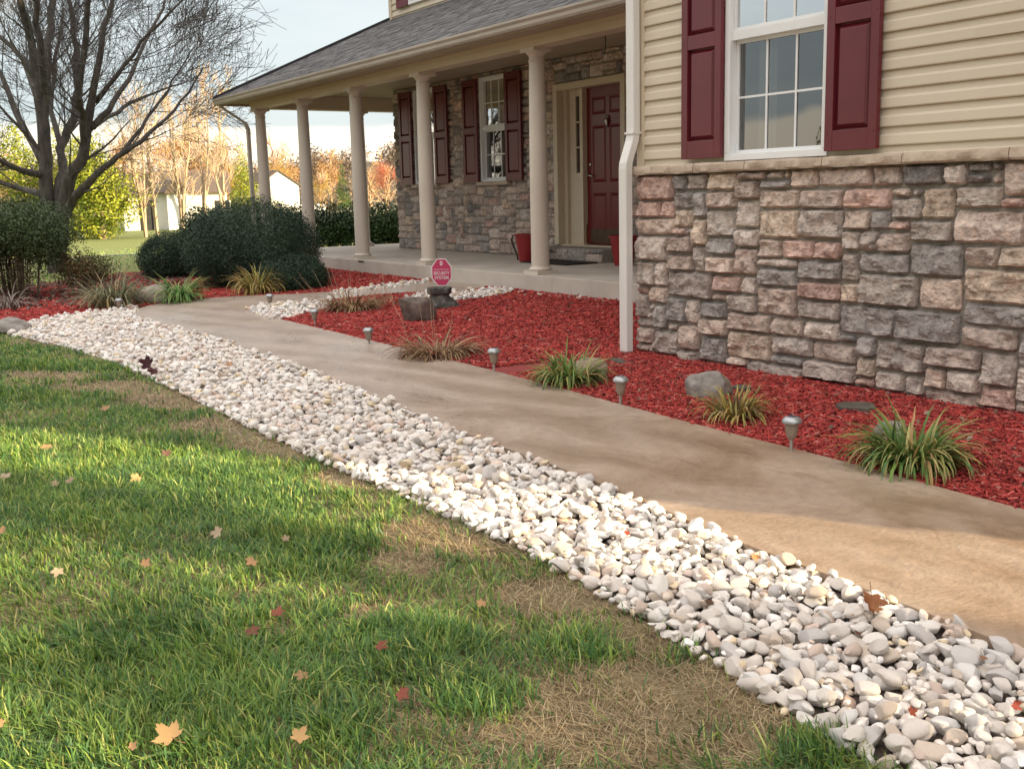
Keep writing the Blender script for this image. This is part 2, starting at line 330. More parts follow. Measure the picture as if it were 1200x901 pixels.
def sheet(name, poly, m, res=.25, off=.0, thick=0., amp=0., freq=3., kind='structure', zf=None):
    """flat outline laid over the terrain, cut on a grid so that it follows the ground"""
    bm = bmesh.new(); vs = [bm.verts.new((p[0], p[1], 0)) for p in poly]; bm.faces.new(vs)
    xs = [p[0] for p in poly]; ys = [p[1] for p in poly]
    for ax, (a, b) in ((0, (min(xs), max(xs))), (1, (min(ys), max(ys)))):
        k = math.floor(a/res)+1
        while k*res < b:
            co = [0, 0, 0]; no = [0, 0, 0]; co[ax] = k*res; no[ax] = 1
            bmesh.ops.bisect_plane(bm, geom=bm.verts[:]+bm.edges[:]+bm.faces[:], plane_co=co, plane_no=no, dist=1e-5); k += 1
    for v in bm.verts:
        v.co.z = th(v.co.x, v.co.y) + off + (amp*noise.noise(Vector((v.co.x*freq, v.co.y*freq, 3))) if amp else 0)
    if thick:
        be = [e for e in bm.edges if len(e.link_faces) == 1]
        r = bmesh.ops.extrude_edge_only(bm, edges=be)
        for v in [x for x in r['geom'] if isinstance(x, bmesh.types.BMVert)]: v.co.z -= thick
    bmesh.ops.recalc_face_normals(bm, faces=bm.faces[:])
    up_ = sum(f.normal.z*f.calc_area() for f in bm.faces)
    if up_ < 0: bmesh.ops.reverse_faces(bm, faces=bm.faces[:])
    me = bpy.data.meshes.new(name); bm.to_mesh(me); bm.free(); me.materials.append(m)
    me.polygons.foreach_set('use_smooth', [True]*len(me.polygons)); me.set_sharp_from_angle(angle=R(40))
    o = link(bpy.data.objects.new(name, me))
    if kind: o['kind'] = kind
    return o
def smooth_line(P, it=2, closed=False):
    P = [np.array(p[:2], float) for p in P]
    for _ in range(it):
        Q = [] if closed else [P[0]]
        for i in range(len(P) if closed else len(P)-1):
            a, b = P[i], P[(i+1) % len(P)]; Q += [a*.75+b*.25, a*.25+b*.75]
        if not closed: Q.append(P[-1])
        P = Q
    return P
def inpoly(X, Y, poly):
    X = np.asarray(X); Y = np.asarray(Y); r = np.zeros(X.shape, bool); n = len(poly)
    for i in range(n):
        x1, y1 = poly[i][:2]; x2, y2 = poly[(i+1) % n][:2]
        c = ((y1 > Y) != (y2 > Y)) & (X < (x2-x1)*(Y-y1)/((y2-y1)+1e-12)+x1); r ^= c
    return r

# ------------------------------------------------------------------ ground layout
def gp(pts): return [g(*p)[:2] for p in pts]
lawn_edge = smooth_line([(1.5, 1.80), (-.4, 1.84), (-1.37, 1.90), (-1.79, 1.95), (-2.42, 2.05), (-3.23, 2.11), (-3.85, 2.08), (-4.66, 2.06), (-5.79, 2.05), (-8.06, 2.09), (-9.6, 2.02), (-10.8, 1.87), (-11.87, 1.66), (-12.6, 1.5)], 2)
walk_low = [(1.5, 2.62), (-1.2, 2.60), (-2.1, 2.66), (-2.6, 2.67), (-3.05, 2.72), (-3.95, 2.79), (-4.75, 2.80), (-6.65, 2.97), (-8.45, 3.03), (-9.85, 3.06), (-11.0, 2.96), (-12.1, 3.0)]
walk_back = gp([(157, 367), (175, 361), (215, 355), (265, 351), (320, 348.5), (372, 346.2), (430, 341.5), (470, 338), (497, 334.5), (508, 331.5)])
walk_in = gp([(574, 338), (560, 341.5), (535, 344), (500, 345), (468, 346), (430, 349), (395, 354), (350, 357), (312, 361), (290, 366.5), (300, 371), (330, 378)])
walk_up = [(-9.35, 3.95), (-7.45, 3.92), (-5.7, 3.87), (-4.1, 3.77), (-3.0, 3.75), (-2.13, 3.68), (1.5, 3.62)]
slabL = on_y(508, 334, 6.72)[0]; slabR = on_y(574, 339, 6.72)[0]
WALK = smooth_line(walk_low, 2) + smooth_line(walk_back+[(slabL, 6.74)], 1)[1:] + [(slabR, 6.74)] + smooth_line(walk_in+walk_up, 2)
walk = sheet('walkway', WALK, M['walk'], .25, .035, .08)

# big ground sheet
def ground():
    xs = np.concatenate([np.linspace(-1500, -120, 14), np.linspace(-110, -24, 36), np.arange(-22, 6, .25), np.linspace(8, 60, 14), np.linspace(90, 1500, 8)])
    ys = np.concatenate([np.linspace(-1500, -60, 10), np.linspace(-50, -4, 20), np.arange(-3, 10, .25), np.linspace(11, 110, 45), np.linspace(140, 1500, 10)])
    X, Y = np.meshgrid(xs, ys); Z = terr(X, Y)
    V = np.stack([X.ravel(), Y.ravel(), Z.ravel()], 1); nx = len(xs)
    i = np.arange(len(ys)-1)[:, None]*nx + np.arange(nx-1)[None]; i = i.ravel()
    F = np.stack([i, i+1, i+nx+1, i+nx], 1)
    far = sstep(-12, -18, X.ravel())[:, None]
    col = (1-far)*np.array([.165, .135, .075]) + far*np.array([.155, .185, .045])
    return obj_np('ground', M['lawn_soil'], V=V, F4=F, col=col, smooth=True)
gr = ground(); gr['kind'] = 'structure'
PEB = [tuple(p) for p in lawn_edge] + gp([(10, 389), (22, 383), (40, 378.5), (70, 373.5), (110, 367.5), (145, 363.5), (163, 361.5), (158, 366)]) + list(reversed(smooth_line(walk_low, 2)))
PA = gp([(288.5, 367), (298, 364), (318, 360.5), (345, 358.5), (372, 356.5), (388, 354), (384, 364), (357, 370), (344, 374.5), (322, 378), (303, 372.5)])
PBt = gp([(470, 360), (480, 352), (495, 346.5), (520, 345.5), (545, 345), (568, 342.5), (585, 341.5), (600, 343.5), (598, 346.5), (567, 352), (537, 355), (512, 361)])
PC = gp([(385, 346.3), (420, 341.5), (455, 337), (480, 334), (500, 331.5), (505, 333.5), (470, 339), (430, 343.5), (395, 347.5)])
sheet('pebble_bed', PEB, M['soil'], .3, .006)
for P_ in (PA, PBt, PC): sheet('pebble_bed', P_, M['soil'], .3, .02)
islL = g(325, 378)[:2]
up_line = smooth_line(walk_in+walk_up, 2)
BED1 = [tuple(p) for p in up_line] + [(1.5, 5.12), (-6.0, 5.12), (-6.0, 6.71), (slabR, 6.71)]
sheet('mulch_bed', BED1, M['mulch'], .2, .012, amp=.012, freq=5)
BED2 = gp([(10, 389), (22, 383), (40, 378.5), (70, 373.5), (110, 367.5), (145, 363.5), (163, 361.5), (175, 361), (215, 355), (265, 351), (320, 348.5), (372, 346.2), (430, 341.5), (470, 338), (497, 334.5)]) + [(slabL, 6.71), (-18.4, 6.71), (-18.6, 5.6), (-19.0, 4.6), (-18.4, 3.5), (-17.5, 2.6), (-16.6, 1.4), (-15, .8), (-13, 1.0)]
sheet('mulch_bed', BED2, M['mulch'], .25, .012, amp=.012, freq=5)

# ------------------------------------------------------------------ mulch chips
def chips(poly, dens, size, seed, excl=()):
    r = np.random.default_rng(seed); xs = [p[0] for p in poly]; ys = [p[1] for p in poly]
    A = (max(xs)-min(xs))*(max(ys)-min(ys)); n = int(A*dens)
    X = r.uniform(min(xs), max(xs), n); Y = r.uniform(min(ys), max(ys), n); k = inpoly(X, Y, poly)
    for e in excl: k &= ~inpoly(X, Y, e)
    k &= ~inpoly(X, Y, WALK)
    X = X[k]; Y = Y[k]; n = len(X)
    Lh = size*(r.uniform(.3, 1.0, n)+1.5*r.random(n)**4)/2; wd = size*r.uniform(.10, .26, n)/2; hh = size*r.uniform(.05, .12, n)
    a = r.uniform(0, math.pi, n); pit = r.normal(0, .22, n); rol = r.normal(0, .5, n)
    z = terr(X, Y)+.018+r.uniform(0, .018, n)
    dx = np.stack([np.cos(a)*np.cos(pit), np.sin(a)*np.cos(pit), np.sin(pit)], 1)
    s0 = np.stack([-np.sin(a), np.cos(a), 0*a], 1); u0 = np.cross(dx, s0)
    sx = s0*np.cos(rol)[:, None]+u0*np.sin(rol)[:, None]; ux = np.cross(dx, sx)
    P0 = np.stack([X, Y, z], 1); vs = []
    for c_ in (0, 1):
        for b_ in (-1, 1):
            for e_ in (-1, 1):
                vs.append(P0 + dx*(Lh*e_*(1 if b_ > 0 else .82))[:, None] + sx*(wd*b_)[:, None]*(.8 if e_ > 0 else 1) + ux*(hh*(c_-.5)*2)[:, None])
    V = np.stack(vs, 1).reshape(-1, 3); b = np.arange(n)[:, None]*8
    F = np.concatenate([b+np.array([[4, 5, 7, 6]]), b+np.array([[0, 1, 5, 4]]), b+np.array([[2, 6, 7, 3]]), b+np.array([[0, 4, 6, 2]]), b+np.array([[1, 3, 7, 5]])])
    pal = np.array([[.43, .058, .050], [.37, .050, .045], [.28, .040, .038], [.50, .11, .09], [.19, .032, .03], [.45, .19, .155]])
    cc = pal[r.choice(6, n, p=[.3, .27, .18, .12, .08, .05])]*r.uniform(.75, 1.2, (n, 1))
    return V, F, np.repeat(cc, 8, 0)
def chips_obj(parts):
    Vs, Fs, Cs = [], [], []; o = 0
    for V, F, c in parts: Vs.append(V); Fs.append(F+o); Cs.append(c); o += len(V)
    return obj_np('mulch_chips', M['chips'], V=np.concatenate(Vs), F4=np.concatenate(Fs), col=np.concatenate(Cs))
nearbed = [p for p in up_line if p[0] > -6.2] + [(1.5, 5.12), (-6.2, 5.12)]
o = chips_obj([chips(nearbed, 4600, .036, 3), chips([(-6.0, 5.0), (-6.0, 6.71), (slabR, 6.71)]+[p for p in up_line if p[0] < -6.0], 2400, .045, 4, (PA, PBt, PC)), chips(BED2, 1000, .06, 5, (PC,))])
tag(o, 'red dyed wood mulch chips covering the garden beds', 'mulch', kind='stuff')

# ------------------------------------------------------------------ river pebbles
def ico(sub):
    bm = bmesh.new(); bmesh.ops.create_icosphere(bm, subdivisions=sub, radius=1)
    V = np.array([v.co[:] for v in bm.verts]); F = np.array([[v.index for v in f.verts] for f in bm.faces]); bm.free(); return V, F
def pebble_shape(sub, seed):
    V, F = ico(sub); r = np.random.default_rng(seed); off = r.uniform(0, 50, 3)
    d = np.array([noise.noise(Vector(v*.9+off))*.30 + noise.noise(Vector(v*2.1+off))*.12 for v in V])
    V = V*(1+d)[:, None]
    for _ in range(5):                       # broken and worn flats
        n = r.normal(size=3); n /= np.linalg.norm(n); c = r.uniform(.52, .86); h = V@n; V = V - n*np.maximum(h-c, 0)[:, None]*.95
    return V*np.array([1, r.uniform(.62, .88), r.uniform(.45, .72)]), F
def rotm(a, b, c):
    return np.array(Matrix.Rotation(a, 3, 'Z') @ Matrix.Rotation(b, 3, 'X') @ Matrix.Rotation(c, 3, 'Y'))
pebpal = np.array([[.74, .685, .635], [.80, .765, .725], [.70, .645, .60], [.67, .57, .48], [.70, .57, .49], [.63, .60, .585], [.72, .60, .42], [.50, .36, .29], [.82, .80, .78]])
pebp = [.24, .24, .14, .06, .06, .07, .045, .015, .13]
def place_pebbles(poly, rmin, rmax, dens_fill, seed, layer2=.55, up_=.0):
    r = np.random.default_rng(seed); xs = [p[0] for p in poly]; ys = [p[1] for p in poly]
    cell = .06; grid = {}; out = []
    A = (max(xs)-min(xs))*(max(ys)-min(ys)); n = int(A*dens_fill)
    X = r.uniform(min(xs), max(xs), n); Y = r.uniform(min(ys), max(ys), n); k = inpoly(X, Y, poly); X = X[k]; Y = Y[k]
    Rr = np.clip(r.lognormal(math.log(rmin*1.35), .32, len(X)), rmin, rmax); Rr = np.where(r.random(len(X)) < .5, Rr*.8, Rr)
    order = np.concatenate([np.argsort(-Rr[:len(Rr)//3]), np.arange(len(Rr)//3, len(Rr))])
    for i in order:
        x, y, q = X[i], Y[i], Rr[i]; cx, cy = int(x//cell), int(y//cell); ok = True
        for a in (-2, -1, 0, 1, 2):
            for b in (-2, -1, 0, 1, 2):
                for (x2, y2, q2) in grid.get((cx+a, cy+b), ()):
                    if (x-x2)**2+(y-y2)**2 < ((q+q2)*.69)**2: ok = False; break
                if not ok: break
            if not ok: break
        if ok: grid.setdefault((cx, cy), []).append((x, y, q)); out.append((x, y, q, 0))
    base = list(out)
    for (x, y, q, _) in base:                # a loose second layer
        if r.random() < layer2:
            q2 = q*r.uniform(.55, 1.0); out.append((x+r.normal(0, .02), y+r.normal(0, .018), q2, 1))
    return out
PEB2 = [(p[0], p[1]-.035) for p in lawn_edge]+PEB[len(lawn_edge):]
P_near = place_pebbles(PEB2, .0175, .043, 9500, 11, .6)
P_all = [(x, y, q, l, th(x, y)) for x, y, q, l in P_near]
for k_, P_ in enumerate((PA, PBt, PC)): P_all += [(x, y, q, l, th(x, y)+.015) for x, y, q, l in place_pebbles(P_, .02, .05, 2600, 20+k_, .4)]
P_all += [(x, y, q, 0, th(x, y)+.02) for x, y, q, l in place_pebbles(gp([(606, 345), (650, 345), (700, 352.5), (706, 359), (660, 353), (612, 349)]), .015, .04, 60, 31, .1)]
NSH = 14
shapes = [pebble_shape(3, 100+i) for i in range(NSH)]; shapes_lo = [pebble_shape(2, 100+i) for i in range(NSH)]
# which ones show largest in the photograph
def vis(p):
    v = np.array([p[0], p[1], p[4]-CAMZ]); d = v@fw; x = 600+F_PX*(v@rt)/d; y = 450.5-F_PX*(v@up)/d
    return (p[2]/d) if (0 < x < 1200 and 0 < y < 901) else -1
P_all.sort(key=lambda p: -(vis(p)+(.004 if p[3] else 0)))
rr_ = np.random.default_rng(5)
def xf(p):
    x, y, q, l, z0 = p
    rot = rotm(rr_.uniform(0, 6.3), rr_.normal(0, .22 if l == 0 else .4), rr_.normal(0, .22 if l == 0 else .4))
    z = z0 + .006 + q*.42 + (q*.30+.017 if l else 0) + rr_.uniform(-.004, .006)
    return rot, np.array([x, y, z])
peb_meshes = []
for i in range(40):
    V, F = shapes[i % NSH]; c = pebpal[rr_.choice(9, p=pebp)]*rr_.uniform(.90, 1.05)
    me = mesh_np('pebble', V, F3=F, col=c[None], smooth=True); me.materials.append(M['pebble']); me.set_sharp_from_angle(angle=R(34)); peb_meshes.append(me)
for i, p in enumerate(P_all[:300]):
    rot, t = xf(p); o = bpy.data.objects.new('pebble', peb_meshes[rr_.integers(40)])
    m4 = np.eye(4); m4[:3, :3] = rot*p[2]; m4[:3, 3] = t; o.matrix_world = Matrix(m4.tolist()); link(o)
    tag(o, 'whitish rounded river pebble in the near end of the pale stone border', 'pebble', 'river pebbles in the border between lawn and walkway')
Vs, Fs, Cs = [], [], []; off = 0
for p in P_all[300:]:
    k = rr_.integers(NSH); nearp = math.hypot(p[0], p[1]) < 5.0; V, F = (shapes if nearp else shapes_lo)[k]; rot, t = xf(p)
    Vs.append((V*p[2])@rot.T+t); Fs.append(F+off); off += len(V)
    Cs.append(np.repeat((pebpal[rr_.choice(9, p=pebp)]*(rr_.uniform(.90, 1.04) if p[0] > -2.6 else rr_.uniform(.82, 1.0)))[None], len(V), 0))  # pebble colour evened against the light: paler in near shade, darker in sun
o = obj_np('river_pebbles', M['pebble'], V=np.concatenate(Vs), F3=np.concatenate(Fs), col=np.concatenate(Cs), smooth=True); o.data.set_sharp_from_angle(angle=R(36))
tag(o, 'band of white and cream river pebbles between the lawn and the walkway', 'pebbles', kind='stuff')

# lawn edging strip
e = MB(); EL = [p for p in lawn_edge]
for i in range(len(EL)-1):
    for (q0, q1) in ((EL[i], EL[i+1]),):
        d = np.array(q1)-np.array(q0); n_ = np.array([-d[1], d[0]])/np.linalg.norm(d)*.006; z0, z1 = th(*q0), th(*q1)
        a0, a1, b0, b1 = q0-n_, q1-n_, q0+n_, q1+n_
        e.add([(*a0, z0-.05), (*a1, z1-.05), (*a1, z1+.014), (*a0, z0+.014), (*b0, z0-.05), (*b1, z1-.05), (*b1, z1+.014), (*b0, z0+.014)],
              [(0, 1, 2, 3), (7, 6, 5, 4), (3, 2, 6, 7)])
tag(e.build('lawn_edging', M['edging']), 'thin black plastic edging strip between the lawn and the white pebbles', 'edging')

# ------------------------------------------------------------------ grass
def patch(x, y, rx, ry):
    c = g(x, y)[:2]; return c, np.stack([g(x+rx, y)[:2]-c, g(x, y+ry)[:2]-c], 1)
DEAD = [patch(*q) for q in [(690, 850, 250, 95), (850, 780, 80, 34), (820, 740, 70, 16), (200, 470, 70, 12), (380, 462, 45, 14), (330, 525, 75, 20), (250, 500, 50, 10), (495, 630, 60, 18), (470, 660, 50, 22), (570, 640, 50, 14), (760, 830, 170, 70), (620, 860, 150, 60), (880, 800, 90, 50), (560, 790, 60, 22), (650, 700, 60, 20), (760, 760, 80, 25), (50, 440, 60, 8), (120, 455, 80, 8), (60, 400, 60, 8), (420, 560, 60, 14), (480, 840, 60, 40), (870, 880, 60, 40), (430, 720, 30, 12), (330, 740, 26, 10)]]
BARE = [patch(*q) for q in [(690, 708, 45, 10), (740, 725, 40, 12), (640, 690, 30, 10), (270, 508, 40, 8), (400, 560, 30, 8), (760, 800, 40, 14), (600, 860, 36, 12)]]
LUSH = [patch(*q) for q in [(560, 820, 62, 34), (970, 885, 85, 34), (520, 760, 60, 26), (700, 760, 70, 20), (200, 800, 250, 120), (100, 560, 260, 60), (350, 640, 80, 40), (80, 430, 100, 6), (560, 800, 40, 26), (800, 770, 50, 14), (740, 655, 30, 8), (620, 520, 1, 1)]]
def infield(X, Y, lst):
    r = np.zeros(X.shape)
    for c, A in lst:
        Ai = np.linalg.inv(A); q = Ai@np.stack([X-c[0], Y-c[1]]); d = np.hypot(q[0], q[1])
        r = np.maximum(r, 1-sstep(.25, 1.45, d+.5*(vnoise(X, Y, 7, 21)-.5)))
    return r
_nt = {}
def vnoise(X, Y, s, seed=0):
    r = np.random.default_rng(seed); T = r.random((64, 64)); x = np.asarray(X)*s; y = np.asarray(Y)*s
    xi = np.floor(x).astype(int); yi = np.floor(y).astype(int); fx = x-xi; fy = y-yi; fx = fx*fx*(3-2*fx); fy = fy*fy*(3-2*fy)
    a = T[xi % 64, yi % 64]; b = T[(xi+1) % 64, yi % 64]; c = T[xi % 64, (yi+1) % 64]; d = T[(xi+1) % 64, (yi+1) % 64]
    return (a*(1-fx)+b*fx)*(1-fy)+(c*(1-fx)+d*fx)*fy
def blades(X, Y, seed, hs=1.0, ws=1.0, simple=False):
    r = np.random.default_rng(seed); n = len(X)
    dead = infield(X, Y, DEAD); bare = infield(X, Y, BARE); lush = infield(X, Y, LUSH)
    nz = vnoise(X, Y, 3.1, 1)*.6+vnoise(X, Y, 9.3, 2)*.4; tuft = vnoise(X, Y, 14, 3)
    dv = np.clip(dead*1.02 + sstep(.45, .72, nz)*.45 - lush*.8 + sstep(1.55, 2.05, Y)*.5, 0, 1)
    keep = r.random(n) > bare*.65
    isd = r.random(n) < dv*.92+.05
    keep &= (r.random(n) < np.where(isd, .75, .45+.55*tuft+lush*.3))
    X, Y, isd, dv, lush, tuft, nz = [q[keep] for q in (X, Y, isd, dv, lush, tuft, nz)]; n = len(X)
    H = np.where(isd, r.uniform(.018, .05, n), r.uniform(.028, .064, n)*(.65+.5*tuft+.35*lush))*hs
    Wd = np.where(isd, r.uniform(.0008, .0018, n), r.uniform(.0014, .0034, n))*ws
    a = r.uniform(0, 2*math.pi, n)*.75 + 6.28*vnoise(X, Y, 5, 9)*.5
    lean = np.where(isd, r.uniform(.5, 2.6, n), np.abs(r.normal(0, .75, n))+.15)
    D = np.stack([np.cos(a), np.sin(a)], 1); b = a+r.normal(math.pi/2, .5, n); S = np.stack([np.cos(b), np.sin(b)], 1)*Wd[:, None]
    z0 = terr(X, Y)-.003; ks = [0, .4, .75, 1] if not simple else [0, .55, 1]
    vs = []
    for k in ks:
        fx = H*lean*k**1.7; fz = H*(k - .22*np.minimum(lean, 1.6)*k*k); fz = np.where(isd, fz*.7, fz)
        c = np.stack([X+D[:, 0]*fx, Y+D[:, 1]*fx, z0+fz], 1)
        if k < 1:
            w = (1-.65*k**2); s3 = np.concatenate([S*w, np.zeros((n, 1))], 1); vs += [c-s3, c+s3]
        else: vs.append(c)
    m = len(vs); V = np.stack(vs, 1).reshape(-1, 3); base = np.arange(n)[:, None]*m
    F4 = np.concatenate([base+np.array([[2*i, 2*i+1, 2*i+3, 2*i+2]]) for i in range(len(ks)-2)]); F3 = base+np.array([[m-3, m-2, m-1]])
    gp_ = np.array([[.12, .225, .05], [.18, .30, .055], [.08, .18, .055], [.29, .38, .075], [.44, .46, .15]])
    dp = np.array([[.46, .36, .21], [.37, .27, .15], [.55, .45, .28], [.28, .19, .11]])
    ci = np.where((r.random(n) < .6) | (nz > .5), r.choice(5, n, p=[.28, .28, .19, .15, .10]), 2)
    col = np.where(isd[:, None], dp[r.choice(4, n)], gp_[ci])*r.uniform(.8, 1.2, (n, 1))
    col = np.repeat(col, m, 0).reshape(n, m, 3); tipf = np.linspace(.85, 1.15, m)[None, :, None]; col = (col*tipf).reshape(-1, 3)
    return V, F4, F3, col
def lawn_pts(dens, x0, x1, seed, lo):
    r = np.random.default_rng(seed); n = int(dens*(x1-x0)*3.2); X = r.uniform(x0, x1, n); Y = r.uniform(-1.1, 2.12, n)
    le = np.interp(-X, [-p[0] for p in lawn_edge], [p[1] for p in lawn_edge])
    k = (Y < le+.01+r.normal(0, .012, n)) & (Y > -X*.12-lo); return X[k], Y[k]
parts = [blades(*lawn_pts(17000, -2.9, -.6, 1, .35), 1), blades(*lawn_pts(12000, -5.2, -2.9, 2, .4), 2, 1, 1.15), blades(*lawn_pts(6500, -8, -5.2, 3, .5), 3, 1, 1.6, True), blades(*lawn_pts(3800, -12.6, -8, 4, .6), 4, 1, 2.3, True)]
Vs, A4, A3, Cs = [], [], [], []; o_ = 0
for V, F4, F3, c in parts: Vs.append(V); A4.append(F4+o_); A3.append(F3+o_); Cs.append(c); o_ += len(V)
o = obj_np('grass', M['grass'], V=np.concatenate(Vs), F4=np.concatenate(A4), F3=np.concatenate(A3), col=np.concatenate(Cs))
tag(o, 'green lawn with patches of dead straw coloured grass beside the pebbles', 'grass', kind='stuff')
# far lawn beyond the shrubs
r = np.random.default_rng(77); n = 26000; X = r.uniform(-46, -16.5, n); Y = r.uniform(-6, 14, n)
k = ~inpoly(X, Y, BED2); X = X[k]; Y = Y[k]
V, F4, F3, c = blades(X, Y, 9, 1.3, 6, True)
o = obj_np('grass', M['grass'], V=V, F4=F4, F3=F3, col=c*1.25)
tag(o, 'sunlit yellow green lawn stretching away behind the shrubs', 'grass', kind='stuff')

# ------------------------------------------------------------------ house
house = thing('house', 'two storey house with cream siding, rough stone base, maroon shutters and a columned front porch', 'house', (-8, 6.7, .2))
house.location = (0, 0, 0)
WX0, WX1, WY = -6.02, 1.25, 5.126       # projecting wing, front face
HX0, HY = -16.74, 8.75                  # porch wall
stone_cols = [[.53, .435, .385], [.60, .485, .415], [.49, .43, .39], [.29, .27, .262], [.38, .35, .335], [.60, .49, .40], [.58, .41, .355], [.51, .41, .36], [.61, .53, .475], [.44, .38, .345]]
def pack(u0, u1, v0, v1, openings, seed, cu=.056, cv=.056):
    r = random.Random(seed); nu = int(round((u1-u0)/cu)); nv = int(round((v1-v0)/cv)); cu = (u1-u0)/nu; cv = (v1-v0)/nv
    occ = [[False]*nu for _ in range(nv)]
    for j in range(nv):
        for i in range(nu):
            x, y = u0+(i+.5)*cu, v0+(j+.5)*cv
            if any(a < x < b and c < y < d for a, b, c, d in openings): occ[j][i] = True
    out = []; sizes = [(7, 3), (6, 3), (5, 3), (4, 3), (6, 2), (5, 2), (4, 2), (3, 2), (3, 3), (5, 1), (4, 1), (3, 1), (2, 2), (2, 1), (2, 3)]
    wts = [2, 5, 5, 5, 5, 10, 10, 7, 4, 1.2, 1.8, 1.5, 4, 1, 2]
    for j in range(nv):
        for i in range(nu):
            if occ[j][i]: continue
            for t in range(14):
                w, h = r.choices(sizes, wts)[0] if t < 13 else (1, 1)
                if t == 12: w, h = 2, 1
                if i+w > nu or j+h > nv: continue
                if any(occ[b][a] for b in range(j, j+h) for a in range(i, i+w)): continue
                # leave no one-cell slivers
                if t < 8 and i+w < nu and not occ[j][i+w] and (i+w+1 >= nu or occ[j][i+w+1]): continue
                for b in range(j, j+h):
                    for a in range(i, i+w): occ[b][a] = True
                out.append((u0+i*cu, u0+(i+w)*cu, v0+j*cv, v0+(j+h)*cv)); break
    return out
def stones_into(mb, rects, fmap, seed, step=.02, depth=.05, gap=.0075):
    r = random.Random(seed); rr = np.random.default_rng(seed)
    for (a, b, c, d) in rects:
        a += gap*r.uniform(.5, 1.3); b -= gap*r.uniform(.5, 1.3); c += gap*r.uniform(.5, 1.3); d -= gap*r.uniform(.5, 1.3)
        if b-a < .012 or d-c < .012: continue
        nx = max(3, int((b-a)/step)+2); nz = max(3, int((d-c)/step)+2)
        so = Vector((r.uniform(0, 90), r.uniform(0, 90), r.uniform(0, 90))); dep = depth*r.uniform(.75, 1.25)
        tl = r.uniform(-.05, .05); tv = r.uniform(-.12, .02); crown = r.uniform(.1, 1.0)
        vs = []
        for k in range(nz+1):
            for i in range(nx+1):
                s = i/nx; t = k/nz
                edge = min(s*(b-a), (1-s)*(b-a), t*(d-c), (1-t)*(d-c))
                x = a+(b-a)*s; z = c+(d-c)*t
                x += .006*noise.noise(Vector((x*14, z*14, 1))+so); z += .006*noise.noise(Vector((x*14, z*14, 7))+so)
                # rounded corners
                cs = min(s*(b-a), (1-s)*(b-a)); ct = min(t*(d-c), (1-t)*(d-c))
                if cs < .012 and ct < .012: x += (.5-s)*.014; z += (.5-t)*.014
                f = min(1, edge/.014)**.5
                dd = dep*(.36+.64*f)+.012
                nz1 = noise.noise(Vector((x*10, z*14, 0))+so); nz2 = abs(noise.noise(Vector((x*24, z*30, 4))+so))-.25; nz2 = nz2*1.6+.6*noise.noise(Vector((x*52, z*60, 4))+so)
                rg = 1-abs(noise.noise(Vector((x*7, z*9, 9))+so))*2.2
                dd += f*(nz1*.026+nz2*.011+max(0, rg-.5)*.03*crown) + (s-.5)*tl*(b-a) + (t-.5)*tv*(d-c)
                vs.append(fmap(x, z, max(.008, dd)))
        W = nx+1; fs = [(k*W+i, k*W+i+1, (k+1)*W+i+1, (k+1)*W+i) for k in range(nz) for i in range(nx)]
        ring = [i for i in range(W)]+[k*W+nx for k in range(1, nz+1)]+[nz*W+i for i in range(nx-1, -1, -1)]+[k*W for k in range(nz-1, 0, -1)]
        base = len(vs)
        for q in ring:
            k, i = divmod(q, W); vs.append(fmap(a+(b-a)*i/nx, c+(d-c)*k/nz, -.004))
        n = len(ring); fs += [(ring[(q+1) % n], ring[q], base+q, base+(q+1) % n) for q in range(n)]
        cc = stone_cols[r.choices(range(10), [6, 6, 5, 3, 4, 3, 4, 4, 5, 4])[0]]; q = r.uniform(.85, 1.15)
        mb.add(vs, fs, 0, tuple(x*q for x in cc))
def mortar_into(mb, u0, u1, v0, v1, openings, fmap):
    us = sorted({u0, u1, *[x for o in openings for x in o[:2] if u0 < x < u1]})
    for a, b in zip(us, us[1:]):
        segs = [(v0, v1)]
        for o in openings:
            if o[0] < (a+b)/2 < o[1]:
                ns = []
                for (c, d) in segs:
                    if o[2] > c: ns.append((c, min(d, o[2])))
                    if o[3] < d: ns.append((max(c, o[3]), d))
                segs = [q for q in ns if q[1]-q[0] > 1e-4]
        for c, d in segs: mb.add([fmap(a, c, .020), fmap(b, c, .020), fmap(b, d, .020), fmap(a, d, .020)], [(0, 1, 2, 3)], 1)
def stone_wall(u0, u1, v0, v1, openings, fmap, seed, step, cell=(.056, .056)):
    mb = MB(); stones_into(mb, pack(u0, u1, v0, v1, openings, seed, *cell), fmap, seed, step); mortar_into(mb, u0, u1, v0, v1, openings, fmap)
    o = mb.build('stone_wall', [M['stone'], M['mortar']], house, col=True)
    o.data.polygons.foreach_set('use_smooth', [True]*len(o.data.polygons)); o.data.set_sharp_from_angle(angle=R(24)); return o
LZ0, LZ1 = 1.455, 1.517
w = stone_wall(WX0, WX1, .06, LZ0, [], lambda u, v, d: (u, WY-d, v), 5, .016, (.066, .060)); w['label'] = 'rough split stone base of the wing under the cream siding'
stone_wall(WY, HY-.06, .15, LZ0, [], lambda u, v, d: (WX0-d, WY+HY-.06-u, v), 6, .05)
